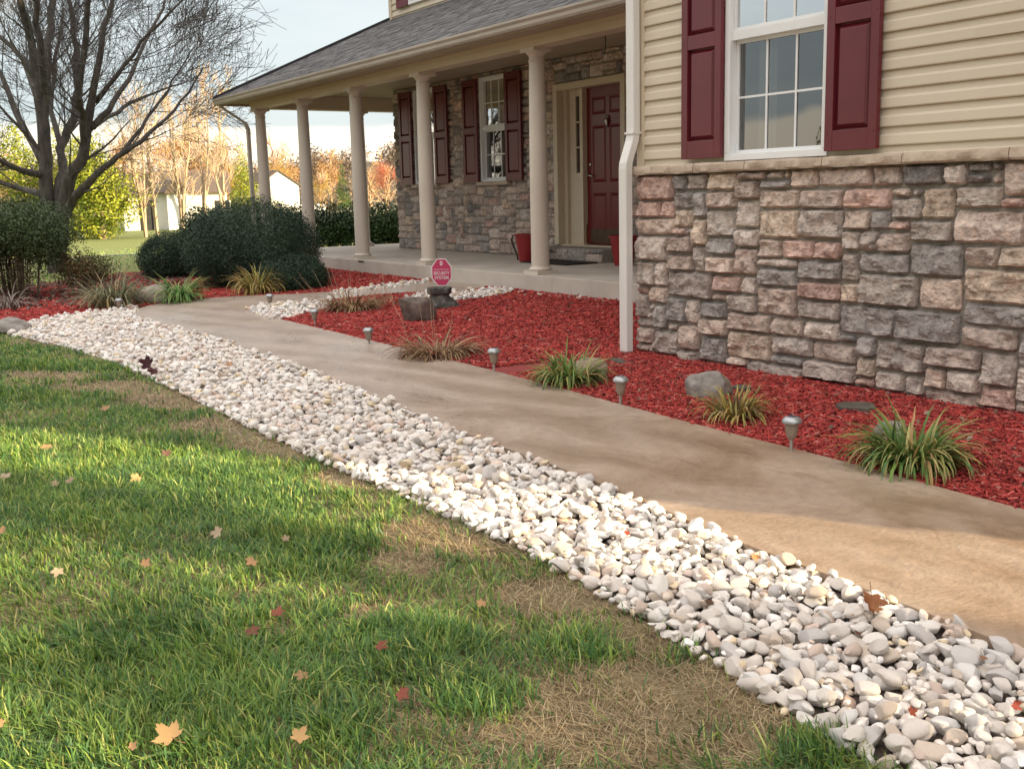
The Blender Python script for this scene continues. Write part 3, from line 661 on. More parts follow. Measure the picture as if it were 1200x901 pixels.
# ledge course
lb = MB(); r = random.Random(3)
def ledge_piece(x0, x1, y0, y1, z0, z1):
    nx = max(2, int((x1-x0)/.03)); ring = [(y1, z0), (y0+.008, z0), (y0, z0+.012), (y0+.004, z1-.012), (y0+.014, z1), (y1, z1)]
    vs = []
    for i in range(nx+1):
        x = x0+.003+(x1-x0-.006)*i/nx; f = .006 if i in (0, nx) else 0
        for k, (y, z) in enumerate(ring):
            nzv = noise.noise(Vector((x*9, y*9+k*2.3, z*30)))*.008+noise.noise(Vector((x*30, k*2.3, z*30)))*.003
            vs.append((x, y+(nzv+f if k not in (0, 5) else 0), z+(nzv*.4 if k not in (0, 5) else 0)))
    m = len(ring); fs = [(i*m+k, i*m+(k+1) % m, (i+1)*m+(k+1) % m, (i+1)*m+k) for i in range(nx) for k in range(m)]
    fs += [tuple(range(m-1, -1, -1)), tuple(nx*m+k for k in range(m))]; lb.add(vs, fs)
x = WX0-.085
for L_ in [.30, .42, .47, .62, .55, .62, .50, .52, .45, .6, .6, .6, .6, .6, .6]:
    x1 = min(x+L_, WX1); ledge_piece(x, x1, WY-.10, WY+.03, LZ0, LZ1)
    x = x1
    if x >= WX1: break
o = lb.build('stone_ledge', M['ledge'], house); o.data.polygons.foreach_set('use_smooth', [True]*len(o.data.polygons)); o.data.set_sharp_from_angle(angle=R(35))

# lap siding
ZS0, CS = 1.5622, .1016
def siding(mb, x0, x1, z0, z1, Y, axis=0, X=None, sign=-1):
    """courses of dutch lap; axis 0 faces -Y at Y, axis 1 faces -X at X=Y"""
    prof = [(0, .016), (.006, .019), (.052, .0165), (.066, .004), (.0975, .002), (.1, .0005)]
    k = math.floor((z0-ZS0)/CS)
    while ZS0+k*CS < z1:
        b = ZS0+k*CS; pts = [(max(z0, min(z1, b+dz)), d) for dz, d in prof] + [(max(z0, min(z1, b+CS)), .0)]
        pts = [(max(z0, min(z1, b)), .0)]+pts
        for (za, da), (zb, db) in zip(pts, pts[1:]):
            if axis == 0: mb.add([(x0, Y-da, za), (x1, Y-da, za), (x1, Y-db, zb), (x0, Y-db, zb)], [(0, 1, 2, 3)])
            else: mb.add([(Y-da, x1, za), (Y-da, x0, za), (Y-db, x0, zb), (Y-db, x1, zb)], [(0, 1, 2, 3)])
        k += 1
win = dict(x0=-5.157, x1=-4.312, z0=1.523, z1=3.04)
ZT = 6.2
sb = MB()
siding(sb, WX0+.02, win['x0'], LZ1, ZT, WY); siding(sb, win['x1'], WX1, LZ1, ZT, WY); siding(sb, win['x0'], win['x1'], win['z1'], ZT, WY)
siding(sb, WY, HY, LZ1, ZT, WX0, 1)
siding(sb, HX0, WX0, 4.28, ZT+.1, HY); siding(sb, HY, 14.4, .4, ZT+.1, HX0+.001, 1)
rs_ = random.Random(4)
for k_ in range(60):
    b_ = ZS0+k_*CS; x_ = rs_.choice([-3.3, -2.2, -1.0, -.1])+rs_.uniform(-.15, .15)
    if k_ % 2: sb.box(x_, x_+.9, WY-.0195, WY-.0175, b_+.002, b_+.050)
o = sb.build('siding', M['siding'], house); o['label'] = 'cream horizontal lap siding of the wing and upper floor'
cb = MB(); cb.box(WX0-.02, WX0+.055, WY-.024, WY, LZ1+.001, ZT); cb.box(WX0-.024, WX0-.002, WY, WY+.075, LZ1+.001, ZT); cb.box(HX0-.02, HX0+.075, HY-.03, HY-.002, 4.2, ZT)
cb.build('corner_board', M['trim'], house, bevel=.003)
# plain body behind everything
bb = MB()
bb.quad((WX1, WY, -.1), (WX1, 14.4, -.1), (WX1, 14.4, ZT), (WX1, WY, ZT)); bb.quad((WX1, 14.4, -.1), (HX0+.01, 14.4, -.1), (HX0+.01, 14.4, ZT), (WX1, 14.4, ZT)); bb.quad((HX0+.02, 14.4, -.1), (HX0+.02, HY+.02, -.1), (HX0+.02, HY+.02, ZT), (HX0+.02, 14.4, ZT))
bb.build('rear_wall', M['trim'], house)
# main roofs
rf = MB()
rf.add([(HX0-.4, HY-.4, ZT+.1), (WX1+.4, HY-.4, ZT+.1), (WX1+.4, 14.8, ZT+.1), (HX0-.4, 14.8, ZT+.1), (HX0-.4, 11.6, ZT+2.9), (WX1+.4, 11.6, ZT+2.9)], [(0, 1, 5, 4), (2, 3, 4, 5), (3, 0, 4), (1, 2, 5), (3, 2, 1, 0)])
rf.add([(WX0-.35, WY-.4, ZT), (WX1+.35, WY-.4, ZT), (WX1+.35, 9.5, ZT), (WX0-.35, 9.5, ZT), (-2.4, WY-.4, ZT+1.7), (-2.4, 10, ZT+1.7)], [(0, 1, 4), (1, 2, 5, 4), (3, 0, 4, 5), (2, 3, 5), (3, 2, 1, 0)])
rf.build('roof', M['brownroof'], house)['label'] = 'main gabled roof over the upper floor'

# windows
def window(x0, x1, z0, z1, zr, Y, glass_lo, glass_up, cur=None, fr=.045, proud=.03, ncol=3, deep=.9, sillm=None):
    f = MB()
    f.box(x0, x0+fr, Y-proud, Y+.09, z0+fr, z1-fr); f.box(x1-fr, x1, Y-proud, Y+.09, z0+fr, z1-fr)
    f.box(x0, x1, Y-proud, Y+.09, z0, z0+fr); f.box(x0, x1, Y-proud, Y+.09, z1-fr, z1)
    win_o = f.build('window', M['white'], house, bevel=.004)
    s = MB(); a, b = x0+fr, x1-fr
    s.box(a, b, Y-.012, Y+.03, zr-.028, zr+.026)
    for (c, d, y) in ((z0+fr, zr-.028, Y+.03), (zr+.026, z1-fr, Y+.004)):
        t_ = .022
        s.box(a+.001, a+t_, y, y+.025, c, d); s.box(b-t_, b-.001, y, y+.025, c, d); s.box(a+t_, b-t_, y, y+.025, c, c+t_); s.box(a+t_, b-t_, y, y+.025, d-t_, d)
    s.build('sash', M['white'], win_o)
    mu = MB()
    for (c, d, y) in ((z0+fr+.02, zr-.05, Y+.034), (zr+.045, z1-fr-.02, Y+.006)):
        for k in range(1, ncol): xx = a+.02+(b-a-.04)*k/ncol; mu.box(xx-.007, xx+.007, y, y+.006, c, d)
        mu.box(a+.02, b-.02, y+.0015, y+.0045, (c+d)/2-.007, (c+d)/2+.007)
    mu.build('muntin_grid', M['white'], win_o)
    p = MB(); p.quad((a+.02, Y+.042, z0+fr+.02), (b-.02, Y+.042, z0+fr+.02), (b-.02, Y+.042, zr-.045), (a+.02, Y+.042, zr-.045)); p.build('pane', glass_lo, win_o)
    p = MB(); p.quad((a+.02, Y+.014, zr+.045), (b-.02, Y+.014, zr+.045), (b-.02, Y+.014, z1-fr-.02), (a+.02, Y+.014, z1-fr-.02)); p.build('pane', glass_up, win_o)
    rb = MB(); Y2 = Y+deep; e = .25
    q = [(x0-e, Y+.1, z0-e), (x1+e, Y+.1, z0-e), (x1+e, Y2, z0-e), (x0-e, Y2, z0-e), (x0-e, Y+.1, z1+e), (x1+e, Y+.1, z1+e), (x1+e, Y2, z1+e), (x0-e, Y2, z1+e)]
    rb.add(q, [(0, 1, 2, 3), (7, 6, 5, 4), (3, 2, 6, 7), (0, 3, 7, 4), (1, 5, 6, 2)]); rb.build('dark_interior', M['dark'], win_o)
    if cur:
        cu = MB()
        for (ca, cb_) in cur:
            n = max(6, int((cb_-ca)/.012)); vs = [(ca+(cb_-ca)*i/n, Y+.14+.014*math.sin(i*1.9)+.006*math.sin(i*.7), z) for z in (z0+.01, z1-.01) for i in range(n+1)]
            cu.add(vs, [(i, i+1, n+2+i, n+1+i) for i in range(n)])
        cu.build('curtain', M['curtain'], win_o, smooth=True)
    return win_o
def shutter(x0, x1, z0, z1, zmid, Y, mats=None):
    s = MB(); st = .058; y0 = Y-.045; y1 = Y-.012
    s.box(x0, x0+st, y0, y1, z0, z1); s.box(x1-st, x1, y0, y1, z0, z1)
    rails = [(z0, z0+.115), (zmid-.045, zmid+.045), (z1-.09, z1)]
    for a, b in rails: s.box(x0+st, x1-st, y0+.001, y1, a, b)
    for a, b in ((z0+.115, zmid-.045), (zmid+.045, z1-.09)):
        X0, X1 = x0+st, x1-st; m = .032
        vs = [(X0, y1-.002, a), (X1, y1-.002, a), (X1, y1-.002, b), (X0, y1-.002, b), (X0+.008, y1-.002, a+.008), (X1-.008, y1-.002, a+.008), (X1-.008, y1-.002, b-.008), (X0+.008, y1-.002, b-.008),
              (X0+m, y0+.008, a+m), (X1-m, y0+.008, a+m), (X1-m, y0+.008, b-m), (X0+m, y0+.008, b-m)]
        s.add(vs, [(0, 1, 5, 4), (1, 2, 6, 5), (2, 3, 7, 6), (3, 0, 4, 7), (4, 5, 9, 8), (5, 6, 10, 9), (6, 7, 11, 10), (7, 4, 8, 11), (8, 9, 10, 11)])
    for xx in (x0+.02, x1-.02):
        for zz in (z0+.10, zmid): s.box(xx-.005, xx+.005, y0-.003, y0+.001, zz-.005, zz+.005)
    return s.build('shutter', M['maroon'], house, bevel=.003)
wo_ = window(win['x0'], win['x1'], win['z0'], win['z1'], 2.304, WY, M['screen'], M['glass'], [(-5.02, -4.86), (-4.40, -4.33)]); wo_['label'] = 'white double hung window in the cream siding between two shutters'
shutter(-5.531, -5.160, 1.548, 3.04, 2.30, WY-.018); shutter(-4.306, -3.942, 1.548, 3.04, 2.30, WY-.018)
# porch wall openings
w2 = (-13.92, -13.18, 1.53, 3.05); w1 = (-15.99, -15.25, 1.53, 3.05); dr = (-12.04, -10.52, .64, 2.775)
OPS = [w2, w1, dr]
pw = stone_wall(HX0, WX0-.1, .456, 3.12, OPS, lambda u, v, d: (u, HY-d*.8, v), 8, .034); pw['label'] = 'rough stone wall in shade under the porch'
stone_wall(HY, 13, .456, 3.12, [], lambda u, v, d: (HX0-d, HY+13-u, v), 9, .06)
window(*w2[:2], *w2[2:], 2.31, HY-.02, M['screen'], M['glass'], None, fr=.04, proud=.04); window(*w1[:2], *w1[2:], 2.31, HY-.02, M['screen'], M['glass'], None, fr=.04, proud=.04)
for (a, b) in ((-14.345, -13.935), (-13.165, -12.755), (-16.42, -16.01), (-15.235, -14.825)): shutter(a, b, 1.53, 3.04, 2.29, HY-.062)
for q_ in (w2, w1): sl = MB(); sl.box(q_[0]-.06, q_[1]+.06, HY-.115, HY-.02, 1.478, 1.528); sl.build('window_sill', M['ledge'], house, bevel=.006)
# upstairs window at the top edge of the view
window(-16.03, -15.2, 4.41, 5.6, 5.0, HY-.02, M['screen'], M['glass'], None); shutter(-16.42, -16.04, 4.405, 5.6, 5.0, HY-.02)
# entry
YD = HY+.10
ef = MB(); ef.box(dr[0], dr[0]+.09, HY-.06, YD+.02, .64, 2.775); ef.box(dr[1]-.09, dr[1], HY-.06, YD+.02, .64, 2.775); ef.box(dr[0]+.09, dr[1]-.09, HY-.058, YD+.02, 2.685, 2.773)
xd = -11.475
ef.box(xd-.075, xd-.012, HY+.02, YD+.03, .64, 2.685); ef.box(dr[0]+.09, dr[0]+.16, HY+.05, YD+.02, .64, 2.685)
ef.box(dr[0]+.0, dr[1], HY-.02, YD+.05, .625, .645)
ef.build('door_frame', M['trim'], house, bevel=.004)
sx0, sx1 = dr[0]+.16, xd-.075; sd_ = MB(); gx0, gx1 = -11.74, -11.615
sd_.box(sx0, gx0, YD, YD+.04, .645, 2.685); sd_.box(gx1, sx1, YD, YD+.04, .645, 2.685); sd_.box(gx0, gx1, YD, YD+.04, .645, 1.60); sd_.box(gx0, gx1, YD, YD+.04, 2.60, 2.685)
for k in (1, 2): sd_.box(gx0, gx1, YD+.003, YD+.03, 1.60+k/3-.01, 1.60+k/3+.01)
sd_.box(sx0+.06, sx1-.06, YD-.006, YD, .78, 1.48)
so_ = sd_.build('sidelight', M['trim'], house, bevel=.003)
p = MB(); p.quad((gx0, YD+.02, 1.6), (gx1, YD+.02, 1.6), (gx1, YD+.02, 2.6), (gx0, YD+.02, 2.6)); p.build('pane', M['screen'], so_)
p = MB(); p.box(sx0-.1, sx1+.1, YD+.3, YD+.32, .645, 2.7); p.build('dark_interior', M['dark'], so_)
def panels(mb, X0, X1, Z0, Z1, Y):
    for cxa, cxb in ((.13, .46), (.54, .87)):
        for za, zb in ((.06, .33), (.40, .76), (.83, .94)):
            a, b = X0+(X1-X0)*cxa, X0+(X1-X0)*cxb; c, d = Z0+(Z1-Z0)*za, Z0+(Z1-Z0)*zb; i, o2 = .022, .042
            vs = [(a, Y, c), (b, Y, c), (b, Y, d), (a, Y, d), (a+i, Y+.012, c+i), (b-i, Y+.012, c+i), (b-i, Y+.012, d-i), (a+i, Y+.012, d-i), (a+o2, Y+.001, c+o2), (b-o2, Y+.001, c+o2), (b-o2, Y+.001, d-o2), (a+o2, Y+.001, d-o2)]
            mb.add(vs, [(0, 1, 5, 4), (1, 2, 6, 5), (2, 3, 7, 6), (3, 0, 4, 7), (4, 5, 9, 8), (5, 6, 10, 9), (6, 7, 11, 10), (7, 4, 8, 11), (8, 9, 10, 11)])
    xs = [X0, X0+(X1-X0)*.13, X0+(X1-X0)*.46, X0+(X1-X0)*.54, X0+(X1-X0)*.87, X1]
    zs = [Z0]+[Z0+(Z1-Z0)*q for q in (.06, .33, .40, .76, .83, .94)]+[Z1]
    for i in range(5):
        for j in range(7):
            if i in (1, 3) and j in (1, 3, 5): continue
            mb.quad((xs[i], Y, zs[j]), (xs[i+1], Y, zs[j]), (xs[i+1], Y, zs[j+1]), (xs[i], Y, zs[j+1]))
DX0, DX1 = xd-.01, xd+.865
dm = MB(); panels(dm, DX0, DX1, .66, 2.68, YD-.005); dm.box(DX0, DX1, YD+.008+.01, YD+.05, .66, 2.68); do = dm.build('front_door', M['door'], house); do['label'] = 'dark red six panel front door'
k = MB(); k.box(DX0+.07, DX1-.07, YD-.012, YD-.006, .68, .86); k.build('kick_plate', M['kick'], do)
k = MB(); k.box(DX0-.012, DX0+.0, YD-.03, YD, .66, .92); k.build('brass_strip', M['brass'], do)
k = MB()
k.tube([(DX0+.07, YD-.006, 1.56), (DX0+.07, YD-.03, 1.56), (DX0+.07, YD-.05, 1.56)], [.028, .012, .012], 12)
k.tube([(DX0+.07, YD-.05, 1.56), (DX0+.11, YD-.055, 1.555), (DX0+.17, YD-.05, 1.545)], [.011, .012, .008], 8); k.build('door_handle', M['metal'], do, smooth=True)
k = MB(); k.tube([(DX0+.07, YD-.006, 1.70), (DX0+.07, YD-.022, 1.70)], [.027, .02], 14); k.build('door_lock', M['metal'], do, smooth=True)
k = MB(); kx = (DX0+DX1)/2+.01; k.tube([(kx, YD-.02, 2.16), (kx, YD-.035, 2.24), (kx, YD-.02, 2.31)], [.018, .024, .012], 10); k.tube([(kx, YD-.006, 2.29), (kx, YD-.03, 2.29)], .022, 10); k.build('door_knocker', M['metal'], do, smooth=True)
st = MB(); rect = pack(-12.2, -10.6, .456, .615, [], 12); stones_into(st, rect, lambda u, v, d: (u, HY-.36-d*.5, v), 12, .03); st.box(-12.2, -10.6, HY-.36, HY-.03, .456, .622, 1)
st.build('door_step', [M['stone'], M['mortar']], house, col=True)
# small pale hook on the stone under the first window
hk = MB(); P_ = [on_y(x_, y_, HY-.1) for x_, y_ in [(535, 266), (539, 264.5), (542, 267), (542.5, 273), (540, 277.5), (535, 278.5)]]; hk.tube(P_, .014, 8); hk.build('wall_bracket', M['ledge'], house, smooth=True)

# porch slab
PS = MB(); SX0 = -18.42
PS.box(SX0, slabL-.6, 6.70, HY+.5, .12, .455); PS.box(slabL-.6, -9.35, 6.701, HY+.0, .121, .4545); PS.box(-9.348, WX0-.02, 6.70, HY, .12, .455); PS.box(SX0, HX0-.03, HY+.5, 15, .12, .455)
PS.build('porch_floor', M['slab'], house, bevel=.008)
# ceiling, beam
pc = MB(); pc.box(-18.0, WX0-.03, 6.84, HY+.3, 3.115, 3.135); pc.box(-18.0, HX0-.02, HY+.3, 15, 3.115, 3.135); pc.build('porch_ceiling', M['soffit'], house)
bm_ = MB(); BB = 2.877
bm_.box(-18.2, WX0-.03, 6.72, 6.94, BB, 3.113); bm_.box(-18.2, -17.98, 6.94, 15, BB, 3.113)
bm_.box(-18.22, WX0-.03, 6.705, 6.72, BB+.07, 3.0); bm_.box(-17.98, HX0-.1, 11.0, 11.2, BB, 3.113)
bm_.build('porch_beam', M['trim'], house, bevel=.004)
sf = MB(); GY = 6.3
sf.box(-18.58, WX0-.09, GY+.06, 6.705, 2.995, 3.01); sf.box(-18.58, -18.2, 6.705, 15, 2.995, 3.01)
sf.box(-18.60, WX0-.09, GY+.025, GY+.06, 2.955, 3.075); sf.box(-18.62, -18.58, GY+.06, 15, 2.955, 3.075)
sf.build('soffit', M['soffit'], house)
gt = MB()
prof = [(GY+.024, 3.07), (GY+.024, 2.968), (GY-.035, 2.968), (GY-.052, 2.99), (GY-.056, 3.02), (GY-.078, 3.045), (GY-.08, 3.068), (GY-.07, 3.068), (GY-.066, 3.05), (GY+.018, 3.0)]
xa, xb = -18.70, WX0-.10
vs = [(x_, y_, z_) for x_ in (xa, xb) for y_, z_ in prof]; m_ = len(prof)
gt.add(vs, [(i+m_, (i+1) % m_+m_, (i+1) % m_, i) for i in range(m_)]+[tuple(range(m_)), tuple(range(2*m_-1, m_-1, -1))])
gt.box(-18.72, -18.62, GY-.03, 15, 2.968, 3.068)
gt.build('gutter', M['gutter'], house)
# porch roof, hipped at the corner
rz0, rz1 = 3.075, 4.285
pr = MB(); E0 = (-18.68, GY-.05, rz0); E1 = (WX0+.02, GY-.05, rz0); T1 = (WX0+.02, HY, rz1); T0 = (HX0, HY, rz1); E2 = (-18.68, 15, rz0); T2 = (HX0, 15, rz1)
def lift(p, d): return (p[0], p[1], p[2]+d)
pr.add([E0, E1, T1, T0, lift(E0, -.03), lift(E1, -.03), lift(T1, -.03), lift(T0, -.03)], [(0, 1, 2, 3), (7, 6, 5, 4), (4, 5, 1, 0), (5, 6, 2, 1)])
pr.add([E2, E0, T0, T2, lift(E2, -.03), lift(E0, -.03), lift(T0, -.03), lift(T2, -.03)], [(0, 1, 2, 3), (7, 6, 5, 4), (4, 5, 1, 0)])
sl_ = math.hypot(HY-GY, rz1-rz0)
pr.uv = [(p[0], 0 if abs(p[2]-rz0) < .05 else sl_) for p in pr.v[:8]] + [(p[1], 0 if abs(p[2]-rz0) < .05 else sl_*.85) for p in pr.v[8:]]
rl = MB(); rl.tube([lift(E0, .012), lift(T0, .012)], .035, 6); rl.build('hip_ridge', M['shingle'], house)
# individual shingle butts stand proud: thin courses
sc_ = MB(); nrow = 19; rs = random.Random(9)
for k in range(nrow):
    t0, t1 = k/nrow, (k+1)/nrow; xl = -18.68+(HX0+18.68)*t0; x = xl+rs.uniform(0, .2)
    while x < WX0-.05:
        L_ = rs.choice([.12, .17, .24, .33]); x2 = min(x+L_, WX0)
        if rs.random() < .55:
            tb = t1 if True else t0; y0 = GY-.05+(HY-GY+.05)*t0; y1 = GY-.05+(HY-GY+.05)*t1; z0 = rz0+(rz1-rz0)*t0; z1 = rz0+(rz1-rz0)*t1; h = .007
            sc_.add([(x, y0, z0+h), (x2-.004, y0, z0+h), (x2-.004, y1, z1+.002), (x, y1, z1+.002), (x, y0, z0), (x2-.004, y0, z0)], [(0, 1, 2, 3), (4, 5, 1, 0)])
        x = x2
sc_.uv = [(v[0]+.03*(i // 6 % 7), v[1]*1.1+.3*(i//6 % 5)) for i, v in enumerate(sc_.v)]
uv_ = pr.uv+sc_.uv; pr.add(sc_.v, sc_.f); pr.uv = uv_; pr.build('porch_roof', M['shingle'], house)
# hanging ceiling hook
hk = MB(); a = on_y(709, 41, 7.75); hk.tube([(a[0], 7.75, 3.115), (a[0]+.01, 7.75, 2.95), (a[0]-.01, 7.75, 2.86)], .006, 6); hk.build('ceiling_hook', M['edging'], house)
# columns
def column(x, y, proto=None):
    if proto:
        c = proto.copy(); link(c, house); c.location = (x, y, .455)
        for ch in proto.children: d = ch.copy(); link(d, c)
        return c
    s = MB(); H = BB-.455
    s.lathe([(.103, .085), (.101, .30), (.1005, .8), (.097, 1.4), (.090, 2.0), (.084, H-.14)], n=32, cap=False); c = s.build('porch_column', M['column'], house, smooth=True); c.location = (x, y, .455)
    b = MB(); b.box(-.135, .135, -.135, .135, .0, .045); b.lathe([(.10, .045), (.125, .048), (.132, .058), (.125, .072), (.108, .078), (.104, .09)], n=32); b.build('base', M['column'], c, autos=35)
    k = MB(); k.lathe([(.084, H-.145), (.092, H-.14), (.092, H-.125), (.084, H-.12), (.084, H-.085), (.092, H-.08), (.10, H-.062), (.118, H-.045), (.12, H-.04)], n=32); k.box(-.128, .128, -.128, .128, H-.04, H-.0); k.build('capital', M['column'], c, autos=35)
    return c
q_ = on_y(423, 306, 6.697); dv = MB(); dv.box(q_[0]-.09, q_[0]+.09, 6.694, 6.699, .425, .447); dv.build('weep_slot', M['dark'], house)
cp = column(-18.10, 6.85)
for x in (-16.24, -14.31, -12.31, -9.77): column(x, 6.85, cp)
for y in (8.72, 10.6, 12.5): column(-18.10, y, cp)
# downspouts
def pipe(name, pts, w_, d_, m):
    mb = MB(); vs = []
    pts = [Vector(p) for p in pts]
    for i, p in enumerate(pts):
        for a, b in ((-1, -1), (1, -1), (1, 1), (-1, 1)): vs.append((p.x+a*w_/2, p.y+b*d_/2, p.z))
    fs = [(i*4+j, i*4+(j+1) % 4, (i+1)*4+(j+1) % 4, (i+1)*4+j) for i in range(len(pts)-1) for j in range(4)]+[(3, 2, 1, 0), tuple((len(pts)-1)*4+j for j in range(4))]
    mb.add(vs, fs); return mb.build(name, m, house, bevel=.007)
dx = WX0-.012
ds = pipe('downspout', [(dx+.005, 4.985, .18), (dx+.005, 4.985, 1.50), (dx+.004, 4.99, 1.545), (dx+.002, 5.02, 1.62), (dx, 5.052, 1.70), (dx, 5.062, 1.75), (dx, 5.062, 5.8)], .085, .062, M['spout'])
ds['label'] = 'white downspout on the corner of the stone and siding wing'
st_ = MB(); st_.box(dx-.048, dx+.048, 5.02, 5.10, 1.745, 1.76); st_.build('downspout_bracket', M['spout'], ds)
d2 = pipe('downspout', [(-18.32, 6.70, .45), (-18.32, 6.70, 2.55), (-18.34, 6.66, 2.66), (-18.50, 6.42, 2.86), (-18.54, 6.33, 2.93), (-18.54, 6.31, 2.97)], .075, .06, M['gutter']); d2['label'] = 'grey downspout curving back to the far corner column'
# things on the porch
def planter(loc, label, sc=1):
    t = thing('planter', label, 'planter', loc, 'red planters by the front door')
    b = MB(); b.lathe([(.001, 0), (.105, 0), (.115, .01), (.150, .24), (.165, .335), (.178, .338), (.180, .36), (.168, .362), (.158, .34), (.148, .30), (.001, .29)], n=32, cap=False); b.build('pot', M['pot'], t, autos=35)
    b = MB(); b.lathe([(.001, .30), (.147, .30)], n=24, cap=False); b.build('potting_soil', M['soil'], t); return t
a = g(613, 305)
pa = on_y(613, 303, 8.2); planter((-11.73, 8.02, .456), 'red pot with a dark trailing stem, half hidden by the column nearest the door')
planter((-10.08, 8.30, .456), 'red pot standing right of the door beside the white downspout')
vn = MB(); vn.tube([(-11.88, 7.95, .79), (-11.93, 7.93, .80), (-11.96, 7.92, .74), (-11.93, 7.93, .66), (-11.88, 7.95, .54), (-11.86, 7.95, .47)], [.008, .012, .014, .016, .014, .01], 6)
tag(vn.build('dead_vine', M['soil']), 'dark dried stem drooping over the side of the red pot', 'vine')
dmt = MB(); dmt.box(-11.62, -10.62, 7.82, 8.33, .457, .472); tag(dmt.build('doormat', M['mat'], bevel=.004), 'dark doormat on the porch floor in front of the red door', 'doormat')

# ------------------------------------------------------------------ foliage builders
def leaf_arrays(lobes, n, size, pal, seed, shell=.55, asp=.5, up_bias=.3, clump=2.2, noise_amp=.18):
    r = np.random.default_rng(seed); lobes = np.array(lobes, float)
    vol = lobes[:, 3]*lobes[:, 4]*lobes[:, 5]; vol = vol**.75; k = r.choice(len(lobes), n, p=vol/vol.sum())
    d = r.normal(size=(n, 3)); d /= np.linalg.norm(d, axis=1)[:, None]
    rad = shell+(1-shell)*r.random(n)**.6
    bump = 1+noise_amp*2*(vnoise(d[:, 0]*3+d[:, 2]*2+50+k*3, d[:, 1]*3-d[:, 2]+50, 1.3, seed % 17)-.5)+.06*r.normal(size=n)
    P = lobes[k, :3]+d*lobes[k, 3:6]*(rad*bump)[:, None]
    nrm = d*.6+r.normal(size=(n, 3))*.6+np.array([0, 0, up_bias]); nrm /= np.linalg.norm(nrm, axis=1)[:, None]
    t = np.cross(nrm, r.normal(size=(n, 3))); t /= np.linalg.norm(t, axis=1)[:, None]; b = np.cross(nrm, t)
    s = size*r.uniform(.6, 1.35, n)
    V = np.stack([P-t*(s*.5)[:, None], P+b*(s*asp*.5)[:, None]+nrm*(s*.06)[:, None], P+t*(s*.5)[:, None], P-b*(s*asp*.5)[:, None]+nrm*(s*.06)[:, None]], 1).reshape(-1, 3)
    F = np.arange(n)[:, None]*4+np.arange(4)[None]
    pal = np.array(pal); cl = vnoise(P[:, 0]*clump+100, P[:, 1]*clump+P[:, 2]*clump*1.3+100, 1, 4)
    idx = np.clip((cl*1.4-.2+r.normal(0, .22, n))*len(pal), 0, len(pal)-1).astype(int)
    c = pal[idx]*r.uniform(.8, 1.2, (n, 1)); return V, F, np.repeat(c, 4, 0)
def leaves(name, m, parent, *a, **k):
    V, F, c = leaf_arrays(*a, **k); return obj_np(name, m, parent, V=V, F4=F, col=c)
YEW = [[.008, .022, .012], [.012, .032, .017], [.02, .048, .025], [.035, .07, .038]]
def shrub(name, label, cat, c, lobes, n, size, pal, seed, stems=6, group=None, shell=.72, asp=.45, m=None, noise_amp=.09):
    t = thing(name, label, cat, c, group)
    leaves('foliage', m or M['needle'], t, lobes, n, size, pal, seed, shell, asp, noise_amp=noise_amp)
    s = MB(); r = random.Random(seed); L0 = lobes
    for i in range(stems):
        l = r.choice(L0); a = r.uniform(0, 6.28); q = (l[0]+math.cos(a)*l[3]*.5, l[1]+math.sin(a)*l[4]*.5, l[2]+l[5]*r.uniform(-.1, .5))
        p0 = (r.uniform(-.12, .12)+l[0]*.25, r.uniform(-.12, .12)+l[1]*.25, -.03); mid = ((p0[0]*.5+q[0]*.5)+r.uniform(-.05, .05), (p0[1]+q[1])/2, q[2]*.55)
        s.tube([p0, mid, q], [.02, .014, .006], 5, c=(.12, .09, .065))
    s.build('stem', M['twig'], t, col=True); return t
def P0(x, y, off=0): p = g(x, y); return (p[0], p[1], p[2]+off)
# large yew by the porch corner: mounds
c = P0(272, 338); cx, cy, cz = c
def back(px, py, k): p = g(px, py); d_ = np.array([fw[0], fw[1]])/math.hypot(fw[0], fw[1]); q = p[:2]+d_*k; return (q[0], q[1], th(q[0], q[1]))
def rr_off(a, b): d_ = np.array([fw[0], fw[1]])/math.hypot(fw[0], fw[1]); return tuple(rt0[:2]*a+d_*b)
shrub('yew_shrub', 'large dark green clipped yew mound at the left end of the porch', 'shrub', back(283, 343, .85),
      [(0, 0, .58, .88, .86, .64), (*rr_off(-.42, -.1), .52, .56, .56, .54), (*rr_off(.38, .05), .50, .55, .55, .50), (*rr_off(.1, -.25), .38, .74, .6, .42)], 95000, .027, YEW, 31, 9)
shrub('yew_shrub', 'smaller dark yew at the left foot of the large mound, next to the lawn', 'shrub', back(190, 331, .45),
      [(0, 0, .36, .42, .42, .40), (*rr_off(-.12, -.1), .32, .36, .34, .33), (*rr_off(.3, .2), .40, .40, .40, .38)], 40000, .027, YEW, 32, 6)
shrub('yew_shrub', 'low round dark yew between the large mound and the corner of the concrete porch floor', 'shrub', back(338, 345, .4),
      [(0, 0, .22, .46, .42, .27), (*rr_off(.18, 0), .18, .34, .3, .22), (*rr_off(-.2, 0), .19, .34, .3, .22)], 26000, .024, YEW, 33, 5)
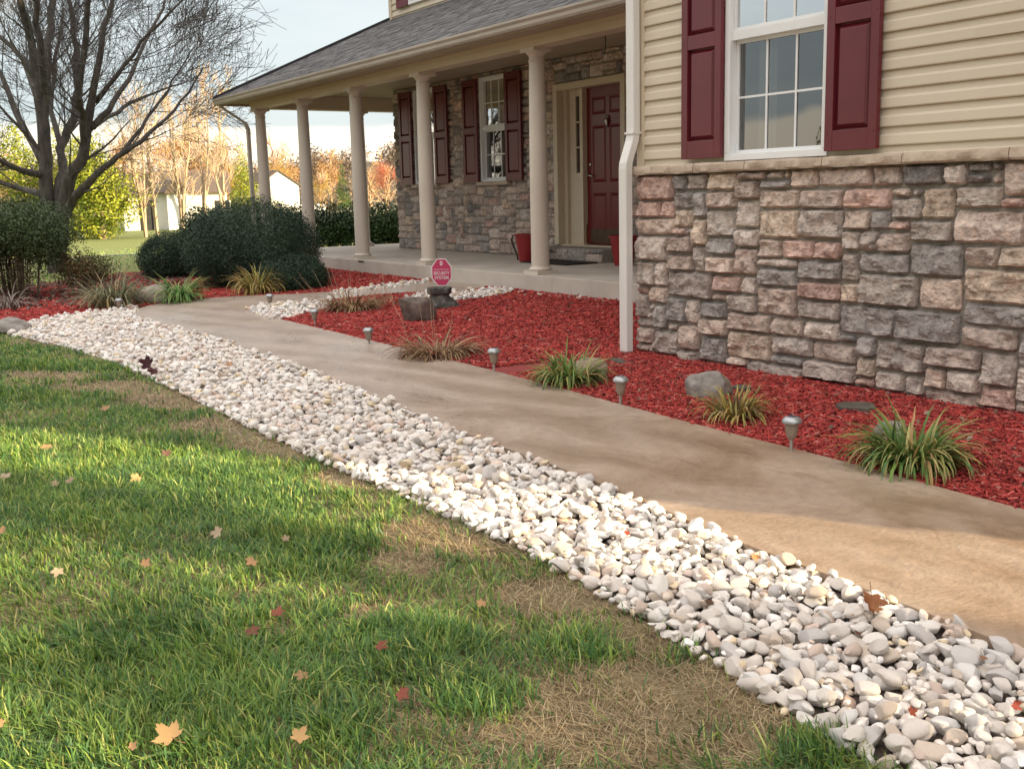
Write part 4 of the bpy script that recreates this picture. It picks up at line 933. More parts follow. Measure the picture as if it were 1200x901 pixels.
# upright leafy shrub at the left frame edge with bare legs
UP_ = [[.014, .032, .012], [.022, .050, .017], [.036, .070, .024], [.06, .095, .035]]
t = thing('leafy_shrub', 'tall upright green shrub with bare lower stems at the left edge of the picture', 'shrub', (-16.0, 2.35, .14))
lob = [(0, 0, .96, .9, .8, .40), (-.5, -.6, 1.0, .8, .75, .38), (.42, .3, .88, .6, .55, .40), (-.1, -.2, .72, .8, .75, .3), (-.8, -1.0, 1.0, .7, .6, .45), (.5, .35, .65, .35, .35, .3)]
leaves('foliage', M['needle'], t, lob, 60000, .036, UP_, 41, .35, .45, noise_amp=.25)
s = MB(); r = random.Random(41)
for i in range(95):
    a, b = r.uniform(-1.3, .5), r.uniform(-1.3, .4); bx, by = a*.75, b*.75
    p = [Vector((bx, by, -.02)), Vector((bx+(a-bx)*.5+r.uniform(-.08, .08), by+(b-by)*.5, r.uniform(.3, .5))), Vector((a+r.uniform(-.2, .2), b+r.uniform(-.2, .2), r.uniform(.8, 1.25)))]
    s.tube(p, [.011, .009, .004], 4, c=r.choice([(.16, .12, .08), (.10, .08, .05), (.22, .18, .12)]))
s.build('stem', M['twig'], t, col=True)
leaves('undergrowth', M['needle'], t, [(0, -.1, .35, .8, .8, .3)], 2600, .04, [[.05, .06, .03], [.08, .08, .04], [.10, .075, .045]], 42, .2, .4)
shrub('brown_shrub', 'small russet brown shrub between the tall green shrub and the grey green grass tuft', 'shrub', (-15.3, 3.15, .16),
      [(0, 0, .34, .34, .34, .28), (.22, .15, .3, .3, .28, .22), (-.22, -.1, .3, .28, .28, .24)], 4200, .032, [[.06, .04, .025], [.10, .065, .03], [.15, .09, .04], [.09, .10, .04]], 43, 14, shell=.2, asp=.6, m=M['leaf'])
# hedge behind the side porch
hb = thing('hedge', 'long dark clipped hedge behind the side of the porch', 'hedge', (-22.2, 10.8, .0))
hl = []
for i in range(15): hl.append((-3.6+i*.52, (-3.0+i*.50)*.9, .66, .55, .55, .62))
leaves('foliage', M['needle'], hb, hl, 120000, .055, [[.012, .03, .008], [.02, .045, .012], [.035, .07, .016]], 44, .0, .6, noise_amp=.05)

# strap leaved tufts
def tuft(label, c, n, length, width, spread, cols, seed, name='liriope_plant', cat='plant', up_=.8, group='strap leaved plants in the mulch beds', lit=None, stalks=0):
    r = random.Random(seed); nr = np.random.default_rng(seed); mb = MB()
    for i in range(n):
        a = r.uniform(0, 6.283); rb = spread*.28*math.sqrt(r.random()); bx, by = rb*math.cos(a), rb*math.sin(a)
        a2 = a+r.gauss(0, .5); L_ = length*r.uniform(.55, 1.15); w_ = width*r.uniform(.6, 1.25); el = math.radians(r.uniform(52, 88)*up_+8)
        droop = r.uniform(.35, 2.5)*(1.25 if r.random() < .3 else 1); seg = 7; p = Vector((bx, by, -.005)); pts = [p.copy()]
        for k in range(seg):
            e_ = el-droop*(k/seg)**1.3*1.7
            p = p+Vector((math.cos(a2)*math.cos(e_), math.sin(a2)*math.cos(e_), math.sin(e_)))*(L_/seg); p.z = max(p.z, .006+.01*r.random()); pts.append(p.copy()); a2 += r.gauss(0, .07)
        sd_ = Vector((-math.sin(a2), math.cos(a2), r.uniform(-.3, .3))); c_ = r.choices(cols[0], cols[1])[0]; f = r.uniform(.8, 1.2)
        vs = []; cs = []
        for k, q in enumerate(pts):
            ww = w_*.5*(min(1, .6+k*.25))*(1-(k/seg)**3)+.0004; fold = Vector((0, 0, -ww*.35)); vs += [q-sd_*ww, q+fold, q+sd_*ww]
            tip = k/seg; cc = [c_[j]*f*(1-tip*.0)+(cols[2][j]-c_[j]*f)*max(0, tip-.62)*1.5*(r.random() < .8) for j in range(3)] if len(cols) > 2 else [x*f for x in c_]
            cs += [tuple(cc)]*3
        n0 = len(mb.v); mb.v += [tuple(v) for v in vs]; mb.c += cs
        fs = [(n0+k*3+j, n0+k*3+j+1, n0+k*3+j+4, n0+k*3+j+3) for k in range(seg) for j in (0, 1)]; mb.f += fs; mb.mi += [0]*len(fs)
    t = thing(name, label, cat, c, group); mb.build('leaves', M['leaf'], t, col=True, smooth=True)
    if stalks:
        s = MB()
        for i in range(stalks):
            a = r.uniform(0, 6.28); q = spread*.5*r.random(); b = (q*math.cos(a), q*math.sin(a), 0); h = length*r.uniform(1.0, 1.7)
            s.tube([b, (b[0]*1.4, b[1]*1.4, h*.55), (b[0]*1.9+r.uniform(-.04, .04), b[1]*1.9, h)], [.002, .0016, .001], 4, c=(.42, .30, .20))
        s.build('dry_stalks', M['twig'], t, col=True)
    return t
GY_ = ([(.10, .20, .05), (.16, .26, .06), (.30, .32, .10), (.42, .38, .15), (.40, .26, .12), (.06, .13, .035)], [5, 5, 4, 3, 1.5, 3], (.45, .36, .16))
DRY = ([(.30, .18, .10), (.40, .27, .15), (.22, .13, .08), (.16, .09, .06), (.45, .36, .2)], [4, 4, 4, 2, 1])
YEL = ([(.42, .34, .10), (.34, .34, .10), (.45, .30, .12), (.25, .24, .09), (.2, .14, .08)], [4, 3, 3, 3, 2], (.5, .38, .16))
GRN = ([(.12, .26, .07), (.18, .33, .10), (.09, .2, .06), (.30, .36, .13)], [4, 4, 3, 2], (.42, .36, .15))
GREY = ([(.20, .22, .13), (.28, .27, .16), (.15, .17, .10), (.36, .30, .18), (.38, .26, .08)], [4, 3, 3, 2, .6], (.35, .28, .17))
tuft('largest green and yellow strap leaved plant at the right, by the stone wall', P0(1068, 553), 420, .35, .014, .38, GY_, 51, up_=.85)
tuft('yellowing strap leaved plant in front of the grey boulder', P0(862, 496), 220, .27, .012, .28, YEL, 52, up_=.95)
tuft('full green and gold strap leaved plant left of the downspout', P0(668, 454), 360, .33, .013, .38, GY_, 53, up_=.85)
tuft('flattened dry brown strap leaved plant beside the walkway', P0(514, 420), 420, .36, .013, .62, DRY, 54, up_=.55, stalks=5)
tuft('dead brown tuft with tall thin stalks by the curve of the walkway', P0(412, 366), 420, .32, .014, .75, DRY, 55, up_=.8, stalks=16)
tuft('dark dead tuft trailing between the stalky brown tuft and the square brown stone', P0(462, 357), 240, .26, .014, .8, DRY, 56, up_=.45, stalks=3)
tuft('yellow strap leaved plant in front of the dark yews', P0(302, 346.5), 240, .50, .018, .5, YEL, 57, up_=.95)
tuft('bright green strap leaved plant against the pale rock', P0(212, 356), 240, .48, .02, .4, GRN, 58, up_=.9)
tuft('grey green grassy tuft behind the white lamp at the left', P0(132, 362), 360, .58, .014, .7, GREY, 59, up_=.9)
tuft('small orange and tan tuft between the grassy tuft and the pale rock', P0(172, 358), 40, .26, .013, .3, ([(.45, .22, .05), (.40, .30, .10), (.35, .2, .08)], [3, 3, 3]), 60, up_=.5)
tuft('withered pale grey plant at the left edge, in front of the tall shrub', P0(12, 364), 60, .42, .028, .3, ([(.32, .28, .25), (.42, .37, .33), (.25, .2, .18)], [3, 3, 3]), 61, up_=.95)
tuft('small dark green tuft growing out of the lawn edging by the pebbles', P0(748, 722), 26, .07, .0045, .06, ([(.03, .07, .03), (.05, .10, .04)], [1, 1]), 62, name='grass_tuft', cat='grass tuft')
# leaf litter under the shrubs
V, F, cc = [], [], []
def litter(poly, n, size, pal, seed, zo=.03):
    r = np.random.default_rng(seed); xs = [p[0] for p in poly]; ys = [p[1] for p in poly]; X = r.uniform(min(xs), max(xs), n); Y = r.uniform(min(ys), max(ys), n); k = inpoly(X, Y, poly); X = X[k]; Y = Y[k]; n = len(X)
    P = np.stack([X, Y, terr(X, Y)+zo+r.uniform(0, .04, n)], 1); nr = r.normal(size=(n, 3))*.5+[0, 0, 1]; nr /= np.linalg.norm(nr, axis=1)[:, None]
    t_ = np.cross(nr, r.normal(size=(n, 3))); t_ /= np.linalg.norm(t_, axis=1)[:, None]; b = np.cross(nr, t_); s = size*r.uniform(.5, 1.4, n)
    V = np.stack([P-t_*(s*.5)[:, None], P+b*(s*.33)[:, None]+nr*(s*.15)[:, None], P+t_*(s*.5)[:, None], P-b*(s*.33)[:, None]+nr*(s*.12)[:, None]], 1).reshape(-1, 3)
    pal = np.array(pal); return V, np.arange(n)[:, None]*4+np.arange(4)[None], np.repeat(pal[r.integers(len(pal), size=n)]*r.uniform(.7, 1.2, (n, 1)), 4, 0)
LP_ = gp([(120, 342), (185, 324), (240, 336), (300, 343), (200, 344), (178, 350), (140, 350)])
V, F, cc = litter([(-16.9, 1.4), (-14.2, 2.0), (-14.0, 3.0), (-14.0, 4.3), (-16, 4.9), (-18.6, 4.6), (-18.2, 2.6)], 2600, .075, [[.16, .10, .085], [.22, .15, .13], [.12, .08, .07], [.28, .18, .13]], 63)
o = obj_np('leaf_litter', M['leaf'], V=V, F4=F, col=cc); tag(o, 'brown leaf litter on the bed between the tall shrub and the dark yews', 'leaf litter', kind='stuff')

V, F, cc = litter([p for p in up_line if p[0] > -9]+[(1.5, 5.1), (-6.1, 5.1), (-6.1, 6.6), (-9, 6.6)], 420, .032, [[.20, .12, .09], [.30, .2, .14], [.13, .08, .06], [.42, .33, .25]], 64, .035)
o = obj_np('leaf_litter', M['leaf'], V=V, F4=F, col=cc); tag(o, 'sparse crumbs of dead leaf and bark scattered over the red mulch along the walkway', 'leaf litter', kind='stuff')
V, F, cc = litter([(p[0], p[1]) for p in PEB], 260, .03, [[.30, .17, .10], [.22, .13, .09], [.16, .07, .05], [.4, .28, .18]], 65, .05)
o = obj_np('leaf_litter', M['leaf'], V=V, F4=F, col=cc); tag(o, 'bits of brown leaf caught between the white border pebbles', 'leaf litter', kind='stuff')

# ------------------------------------------------------------------ rocks
def rock(name, label, c, sx, sy, sz, seed, m, flat=0, rz=0, square=0, sub=5, amp=.3):
    V, F = ico(sub-1 if sub > 4 else sub); r = np.random.default_rng(seed); off = r.uniform(0, 50, 3)
    if square: q = np.abs(V).max(1)[:, None]; V = V*(1-square)+V/q*square*.85
    d = np.array([noise.noise(Vector(v*.9+off))*amp+noise.noise(Vector(v*2.6+off))*amp*.35+noise.noise(Vector(v*7+off))*amp*.14 for v in V]); V = V*(1+d)[:, None]
    for _ in range(5): n = r.normal(size=3); n /= np.linalg.norm(n); c0 = r.uniform(.7, .95); h = V@n; V = V-n*np.maximum(h-c0, 0)[:, None]*.75
    V = V*np.array([sx, sy, sz]); me = mesh_np(name, V, F3=F, smooth=True); me.materials.append(m); me.set_sharp_from_angle(angle=R(45))
    o = link(bpy.data.objects.new(name, me)); o.location = c; o.rotation_euler[2] = rz; tag(o, label, 'rock', 'rocks set in the mulch'); return o
rock('boulder', 'rounded grey boulder in the red mulch behind the yellowing plant', P0(830, 468, .055), .135, .11, .12, 71, M['rock'], rz=.6)
rock('boulder', 'pale tan rock leaning against the bright green plant', P0(183, 356, .08), .34, .22, .19, 72, mat('tan_rock', [(.17, .15, .12), (.28, .245, .20), (.34, .30, .25)], 7, .9, bump=1, bscale=30), rz=.4, square=.3)
rock('boulder', 'smooth grey rock at the left end of the white pebbles', P0(14, 390, .04), .24, .2, .13, 73, M['rock'], rz=.2, square=.2)
rock('stump_stone', 'squarish brown stone in the red mulch left of the boot shaped planter', P0(491, 379, .11), .17, .145, .16, 74, M['rock_dark'], rz=.5, square=.85, amp=.12)
rock('rounded_stone', 'tan stone almost hidden inside the full green and gold plant', P0(690, 448, .07), .13, .1, .10, 75, mat('tan_stone', [(.25, .19, .14), (.36, .28, .2)], 8, .9, bump=.8, bscale=30), rz=.2)
rock('rounded_stone', 'tan stone almost hidden inside the largest plant by the stone wall', P0(1044, 520, .04), .085, .07, .07, 76, M['rock'], rz=.9)
def slab_stone(label, px, L_, W_, H_, rz, seed):
    b = MB(); r = random.Random(seed); n = 14; ring = []
    for i in range(n): a = 2*math.pi*i/n; q = 1/max(abs(math.cos(a)), abs(math.sin(a)))**.75; ring.append((math.cos(a)*L_/2*q*r.uniform(.9, 1.05), math.sin(a)*W_/2*q*r.uniform(.88, 1.06)))
    vs = [(x, y, -.01) for x, y in ring]+[(x, y, H_+.006*math.sin(x*30)) for x, y in ring]; b.add(vs, [(i, (i+1) % n, n+(i+1) % n, n+i) for i in range(n)]+[tuple(n+i for i in range(n)), tuple(range(n-1, -1, -1))])
    o = b.build('flat_stone', M['slate'], bevel=.004); o.location = P0(*px, .02); o.rotation_euler = (.03, .04, rz); tag(o, label, 'flat stone', 'flat slate pieces lying in the mulch')
slab_stone('thin flat slate lying in the mulch just right of the downspout foot', (741, 430), .36, .12, .015, .35, 1)
slab_stone('flat grey green slate lying left of the largest plant, below the stone wall', (1003, 485), .20, .15, .03, .5, 2)
slab_stone('dark flat slate half hidden behind the yellowing plant', (868, 462), .14, .10, .03, -.3, 3)

# ------------------------------------------------------------------ solar path lamps
def lamp(label, c, tilt, proto=None, h=.125, rz=0):
    if proto is None:
        t = thing('path_light', label, 'path light', c, 'small solar lights along the walkway')
        s = MB(); s.tube([(0, 0, -.06), (0, 0, .095)], .0085, 10); s.build('stake', M['stakem'], t)
        s = MB(); s.lathe([(.001, .086), (.012, .087), (.019, .093), (.025, .108), (.030, .135), (.033, .165), (.001, .166)], n=24, cap=False); s.build('lamp_shade', M['lampglass'], t, autos=40)
        s = MB(); s.lathe([(.034, .164), (.045, .166), (.0465, .170), (.044, .180), (.033, .192), (.026, .196), (.001, .197)], n=28, cap=False); cp_ = s.build('cap', M['capm'], t, autos=35)
        s = MB(); s.box(-.016, .016, -.016, .016, .1965, .199); s.build('solar_panel', M['panel'], cp_)
    else:
        t = proto.copy(); link(t); t['label'] = label; t.location = c
        for ch in proto.children:
            d = ch.copy(); link(d, t)
            for gch in ch.children: e_ = gch.copy(); link(e_, d)
    t.rotation_euler = (tilt[0], tilt[1], rz); return t
lp = lamp('small solar path light nearest the camera, left of the largest strap leaved plant', P0(927, 536), (.0, .0))
lamp('small solar path light between the full green plant and the grey boulder', P0(727, 480), (.02, .03), lp, rz=.4)
lamp('small solar path light between the flattened dry plant and the full green plant', P0(579, 441), (0, .02), lp, rz=.9)
l4 = lamp('small solar path light just left of the flattened dry plant, beside the walkway', P0(433, 407, -.03), (.02, 0), lp, rz=.2)
lamp('small solar path light in the mulch right beside the first small pebble patch', P0(370, 386, .0), (.03, 0), lp, rz=.2)
lamp('solar path light standing in front of the yellow plant at the back of the walkway', P0(316.5, 361, -.035), (0, .03), lp, rz=.6)
lamp('whitish solar path light at the far end of the pebbles, in the grey green tuft', P0(140, 366, -.03), (0, .02), lp, rz=.6)

# ------------------------------------------------------------------ boot planter with sign
bc = P0(519, 363, .0); bt = thing('boot_planter', 'weathered grey boot shaped planter holding the pink octagonal sign', 'planter', bc); bt.rotation_euler[2] = R(60)
b = MB()
secs = [(0, .15, .12, .02), (.03, .165, .13, .02), (.07, .155, .125, .01), (.10, .13, .112, -.01), (.135, .105, .10, -.025), (.155, .10, .095, -.03), (.170, .118, .108, -.03), (.178, .128, .118, -.03), (.232, .130, .12, -.03), (.238, .12, .11, -.03), (.225, .10, .09, -.03)]
n = 28; vs = []
for z, rx, ry, ox in secs:
    for j in range(n):
        a = 2*math.pi*j/n; k = 1+.12*noise.noise(Vector((math.cos(a)*2.2, math.sin(a)*2.2, z*22)))+.08*noise.noise(Vector((math.cos(a)*5, math.sin(a)*5, z*50)))
        toe = max(0, -math.cos(a))*max(0, .1-z)*.9
        vs.append((ox+(rx*math.cos(a))*k-toe, ry*math.sin(a)*k*(1+.15*(z < .06 and math.cos(a) < -.3)), z))
m_ = len(secs); b.add(vs, [(i*n+j, i*n+(j+1) % n, (i+1)*n+(j+1) % n, (i+1)*n+j) for i in range(m_-1) for j in range(n)]+[tuple(range(n-1, -1, -1)), tuple((m_-1)*n+j for j in range(n))])
b.build('boot', M['rock_dark'] if 0 else mat('mossy_resin', [(.03, .028, .026), (.08, .078, .07), (.19, .185, .17)], 14, .85, bump=1.2, bscale=45), bt, autos=50)
b = MB()
for k in range(4): b.tube([(-.10-.012*k, -.05, .085+.022*k-.01), (-.115+.018*k, 0, .10+.024*k), (-.10-.0*k, .05, .085+.022*k-.01)], .007, 6)
b.build('boot_laces', M['soil'], bt, smooth=True)
sg = thing('security_sign', 'pink red octagonal security system sign with white border standing in the boot planter', 'sign', (bc[0]+.0, bc[1]+.0, bc[2]+.235))
fdir = math.atan2(-fw[1], -fw[0])
sg.rotation_euler[2] = R(46)                # faces the walkway
def octo(w, h, y0, y1, k=.29):
    P = [(-w/2+w*k, -h/2), (w/2-w*k, -h/2), (w/2, -h/2+h*k), (w/2, h/2-h*k), (w/2-w*k, h/2), (-w/2+w*k, h/2), (-w/2, h/2-h*k), (-w/2, -h/2+h*k)]
    vs = [(x, y0, z+.155) for x, z in P]+[(x, y1, z+.155) for x, z in P]
    return vs, [tuple(range(8)), tuple(range(15, 7, -1))]+[(i+8, (i+1) % 8+8, (i+1) % 8, i) for i in range(8)]
s = MB(); s.add(*octo(.215, .285, 0, .006)); brd = s.build('sign_board', M['signwhite'], sg)
s = MB(); s.add(*octo(.197, .265, -.0025, -.0005)); s.build('sign_face', M['signred'], brd)
def text(body, size, x, z, name='lettering', sx=1.):
    cu = bpy.data.curves.new(name, 'FONT'); cu.body = body; cu.size = size; cu.align_x = 'CENTER'; cu.align_y = 'CENTER'; cu.extrude = .0008; cu.offset = size*.012
    o = bpy.data.objects.new('tmp', cu); C.objects.link(o); dg = bpy.context.evaluated_depsgraph_get(); dg.update()
    me = bpy.data.meshes.new_from_object(o.evaluated_get(dg)); bpy.data.objects.remove(o)
    me.materials.clear(); me.materials.append(M['signwhite']); o = link(bpy.data.objects.new(name, me), brd)
    o.rotation_euler = (R(90), 0, 0); o.scale = (sx, 1, 1); o.location = (x, -.004, z); return o
text('SECURITY', .047, 0, .145, sx=.80); text('SYSTEM', .047, 0, .098, sx=.95)
s = MB(); s.lathe([(.001, 0), (.021, 0), (.021, .0015), (.001, .0015)], n=20, cap=False); o = s.build('emblem', M['signwhite'], brd); o.rotation_euler = (R(90), 0, 0); o.scale = (.75, 1.1, 1); o.location = (0, -.0026, .248)
s = MB(); s.box(-.006, .006, -.0052, -.0042, .240, .256); s.build('emblem_mark', M['signred'], brd)
s = MB(); s.box(-.082, .082, -.0036, -.0026, .183, .1865); s.build('sign_line', M['signwhite'], brd)
s = MB(); s.box(-.008, .008, .002, .010, -.12, .07); s.build('sign_stake', M['stakem'], sg)

# ------------------------------------------------------------------ fallen leaves
def maple(c, size, rz, tilt, col, label, curl=.25, m=None):
    r = random.Random(hash(label) % 999 if False else int(abs(c[0]*977+c[1]*331)) ); pts = []
    lobesA = [90, 35, 145, -15, 195]; lens = [1, .85, .85, .55, .55]
    angs = []
    for a, l in zip(lobesA, lens):
        for da, f in ((-20, .66), (-11, .84), (-7, .78), (0, 1.0), (7, .78), (11, .86), (20, .66)): angs.append((a+da, f*l*r.uniform(.93, 1.07)))
    angs += [(62, .52), (118, .52), (10, .48), (170, .48), (-50, .2), (230, .2), (270, .1)]
    angs.sort(); ring = [(math.cos(math.radians(a))*q, math.sin(math.radians(a))*q) for a, q in angs]
    ph = r.uniform(0, 6); vs = [(0, 0, 0)]; n = len(ring)
    for s_ in (.5, 1):
        for x, y in ring: vs.append((x*s_, y*s_, curl*(s_*s_)*(x*x*.9+y*y*.4)*(1+.6*math.sin(3*math.atan2(y, x)+ph))))
    fs = [(0, 1+i, 1+(i+1) % n) for i in range(n)]+[(1+i, 1+n+i, 1+n+(i+1) % n, 1+(i+1) % n) for i in range(n)]
    t = MB(); t.add([(x*size, y*size, z*size) for x, y, z in vs], fs, 0, col); t.tube([(0, 0, 0), (.02*size, -.4*size, .02*size), (.08*size, -.75*size, .12*size)], .018*size, 4, c=tuple(x*.7 for x in col))
    o = t.build('fallen_leaf', M['leaf'], col=True, smooth=True); o.matrix_world = Matrix.Translation(c) @ Matrix.Rotation(R(28)+tilt[0]*.7, 4, Vector(rt0)) @ Matrix.Rotation(tilt[1]*.6, 4, Vector((fw[0], fw[1], 0)).normalized()) @ Matrix.Rotation(rz, 4, 'Z')
    tag(o, label, 'leaf', 'fallen leaves scattered on the lawn'); return o
OR, TAN, RED, PAL, YL = (.40, .23, .12), (.38, .28, .18), (.20, .06, .04), (.46, .35, .24), (.55, .34, .15)
for (px, py, s_, col, lab) in [
    (203, 884, .056, YL, 'large golden maple leaf on the grass at the bottom left edge'),
    (350, 886, .036, YL, 'orange yellow leaf half sunk in grass right of the large golden leaf'),
    (156, 897, .02, OR, 'small orange leaf tip at the very bottom edge, left of the large golden leaf'),
    (5, 868, .026, YL, 'golden leaf cut by the left edge near the bottom'),
    (258, 637, .040, PAL, 'pale tan leaf standing in the shaded grass'),
    (336, 646, .025, TAN, 'small tan leaf right of the pale tan leaf in the shaded grass'),
    (298, 671, .036, OR, 'peach coloured leaf just below the two tan ones in the shade'),
    (170, 676, .03, OR, 'small orange leaf in the sunlit grass left of the peach coloured one'),
    (326, 736, .034, RED, 'curled red leaf in the grass, brightest red of them all'),
    (295, 754, .036, RED, 'flat dull red leaf just left of the curled bright red one'),
    (356, 807, .03, OR, 'pinkish brown leaf deep in the grass below the dull red one'),
    (123, 488, .05, OR, 'orange leaf in shade just above the sunlit strip of lawn'),
    (8, 567, .05, PAL, 'pinkish leaf at the left edge just below the sunlit strip'),
    (68, 576, .04, TAN, 'tan leaf right of the pinkish leaf below the sunlit strip'),
    (82, 573, .035, TAN, 'small brown leaf touching the tan leaf below the sunlit strip'),
    (163, 570, .045, YL, 'yellow tan leaf at the lower rim of the sunlit strip'),
    (56, 532, .045, OR, 'orange leaf inside the sunlit strip near the left edge'),
    (195, 543, .04, (.18, .09, .07), 'dark brown leaf inside the sunlit strip'),
    (2, 637, .035, OR, 'orange leaf touching the left edge in the shaded grass'),
    (70, 682, .035, PAL, 'greyish leaf at the left, under the small orange leaves'),
    (445, 773, .03, RED, 'small red leaf in the middle of the lawn beside dead grass'),
    (566, 721, .026, OR, 'small orange leaf among the tufts near the middle of the pebble edge'),
    (470, 830, .03, RED, 'dark red leaf in the dead grass near the bottom middle')]:
    p = P0(px, py, .046); maple(p, s_*1.02, random.uniform(0, 6), (random.uniform(-.2, .5), random.uniform(-.4, .4)), col, lab)
def pleaf(px, py, s_, col, lab, off, curl=.7, tl=(.5, .3)):
    o = maple(P0(px, py, off), s_, random.uniform(0, 6), tl, col, lab, curl); o['group'] = 'fallen leaves caught on the pebbles'
pleaf(1020, 733, .06, (.28, .11, .05), 'large curled brown leaf on the pebbles near the walkway at the right', .09)
pleaf(1024, 742, .03, (.36, .16, .07), 'small rusty leaf tucked under the large curled brown one', .075)
pleaf(884, 678, .026, (.42, .22, .10), 'small orange brown leaf on the pebbles left of the large curled leaf', .08)
pleaf(735, 648, .02, (.3, .05, .03), 'small red leaf on the pebbles where they narrow', .08)
pleaf(1065, 871, .02, (.34, .08, .04), 'small red leaf between the pebbles at the bottom right', .08)
pleaf(1186, 862, .022, (.30, .06, .04), 'dark red leaf between the pebbles at the right edge', .08)
pleaf(270, 437, .05, (.45, .25, .14), 'tan leaf lying on the far part of the pebble border', .06, .4, (.1, .1))
for (px, py, s_, lab, cl) in [(176, 437, .09, 'dark purple brown clump of leaves at the edge of the lawn against the pebbles', (.07, .025, .03)), (181, 444, .06, 'smaller dark purple leaf under the dark clump at the lawn edge', (.09, .03, .035))]:
    pleaf(px, py, s_, cl, lab, .07, 1.0, (.9, .4))
pleaf(595, 350, .045, (.42, .08, .04), 'red leaf lying at the end of the small pebble patch beside the porch', .04)
pleaf(506, 334, .05, (.5, .26, .18), 'pinkish leaf on the mulch where the walkway meets the porch', .05)

# ------------------------------------------------------------------ trees
def branch_tree(stems, seed, levels, kids, lens, rad_min=.006, col=(.13, .12, .11), up_=.25, n0=8, ang=(.4, .9), wig=.12, kr=(.3, .5), spread_bias=None):
    r = random.Random(seed); T = MB(); B = MB()
    def grow(p0, d, L_, rad, lev):
        n = 5 if lev <= 1 else 4; pts = [p0.copy()]; p = p0.copy(); dd = d.normalized()
        for k in range(n):
            dd = (dd+Vector((r.gauss(0, wig), r.gauss(0, wig), r.gauss(0, wig)+up_*.22))).normalized(); p = p+dd*(L_/n); pts.append(p.copy())
        rr = [max(rad_min, rad*(1-.75*k/n)) for k in range(n+1)]
        B.tube(pts, rr, 5 if lev == 1 else 3, c=tuple(x*r.uniform(.85, 1.15) for x in col), cap=False)
        if lev < levels: kidsof(pts, rr, L_, lev)
    def kidsof(pts, rr, L_, lev):
        for _ in range(kids[lev] if lev < len(kids) else 3):
            t = r.uniform(.22, 1.0); q = t*(len(pts)-1); i = min(int(q), len(pts)-2); f = q-i; p = pts[i].lerp(pts[i+1], f); ax = (pts[i+1]-pts[i]).normalized()
            perp = Vector((r.gauss(0, 1), r.gauss(0, 1), r.gauss(0, 1))); perp = (perp-ax*perp.dot(ax)).normalized(); a = r.uniform(*ang)
            dd = ax*math.cos(a)+perp*math.sin(a)
            if spread_bias: dd = dd+Vector(spread_bias)*.35
            grow(p, dd, lens[lev]*r.uniform(.6, 1.15)*(1.1-.45*t), max(rad_min, rr[i]*r.uniform(*kr)), lev+1)
    for pts, rr in stems:
        pts = [Vector(p) for p in pts]; fine = []
        fr = []
        for i in range(len(pts)-1):
            for k in range(3):
                f = k/3; fine.append(pts[i].lerp(pts[i+1], f)+Vector((r.gauss(0, .02), r.gauss(0, .02), 0))*(i > 0)); fr.append(rr[i]*(1-f)+rr[i+1]*f)
        fine.append(pts[-1]); fr.append(rr[-1]); fr = [q*.72 for q in fr]; T.tube(fine, fr, n0, c=col, cap=True); kidsof(fine, fr, 0, 0)
    return T, B
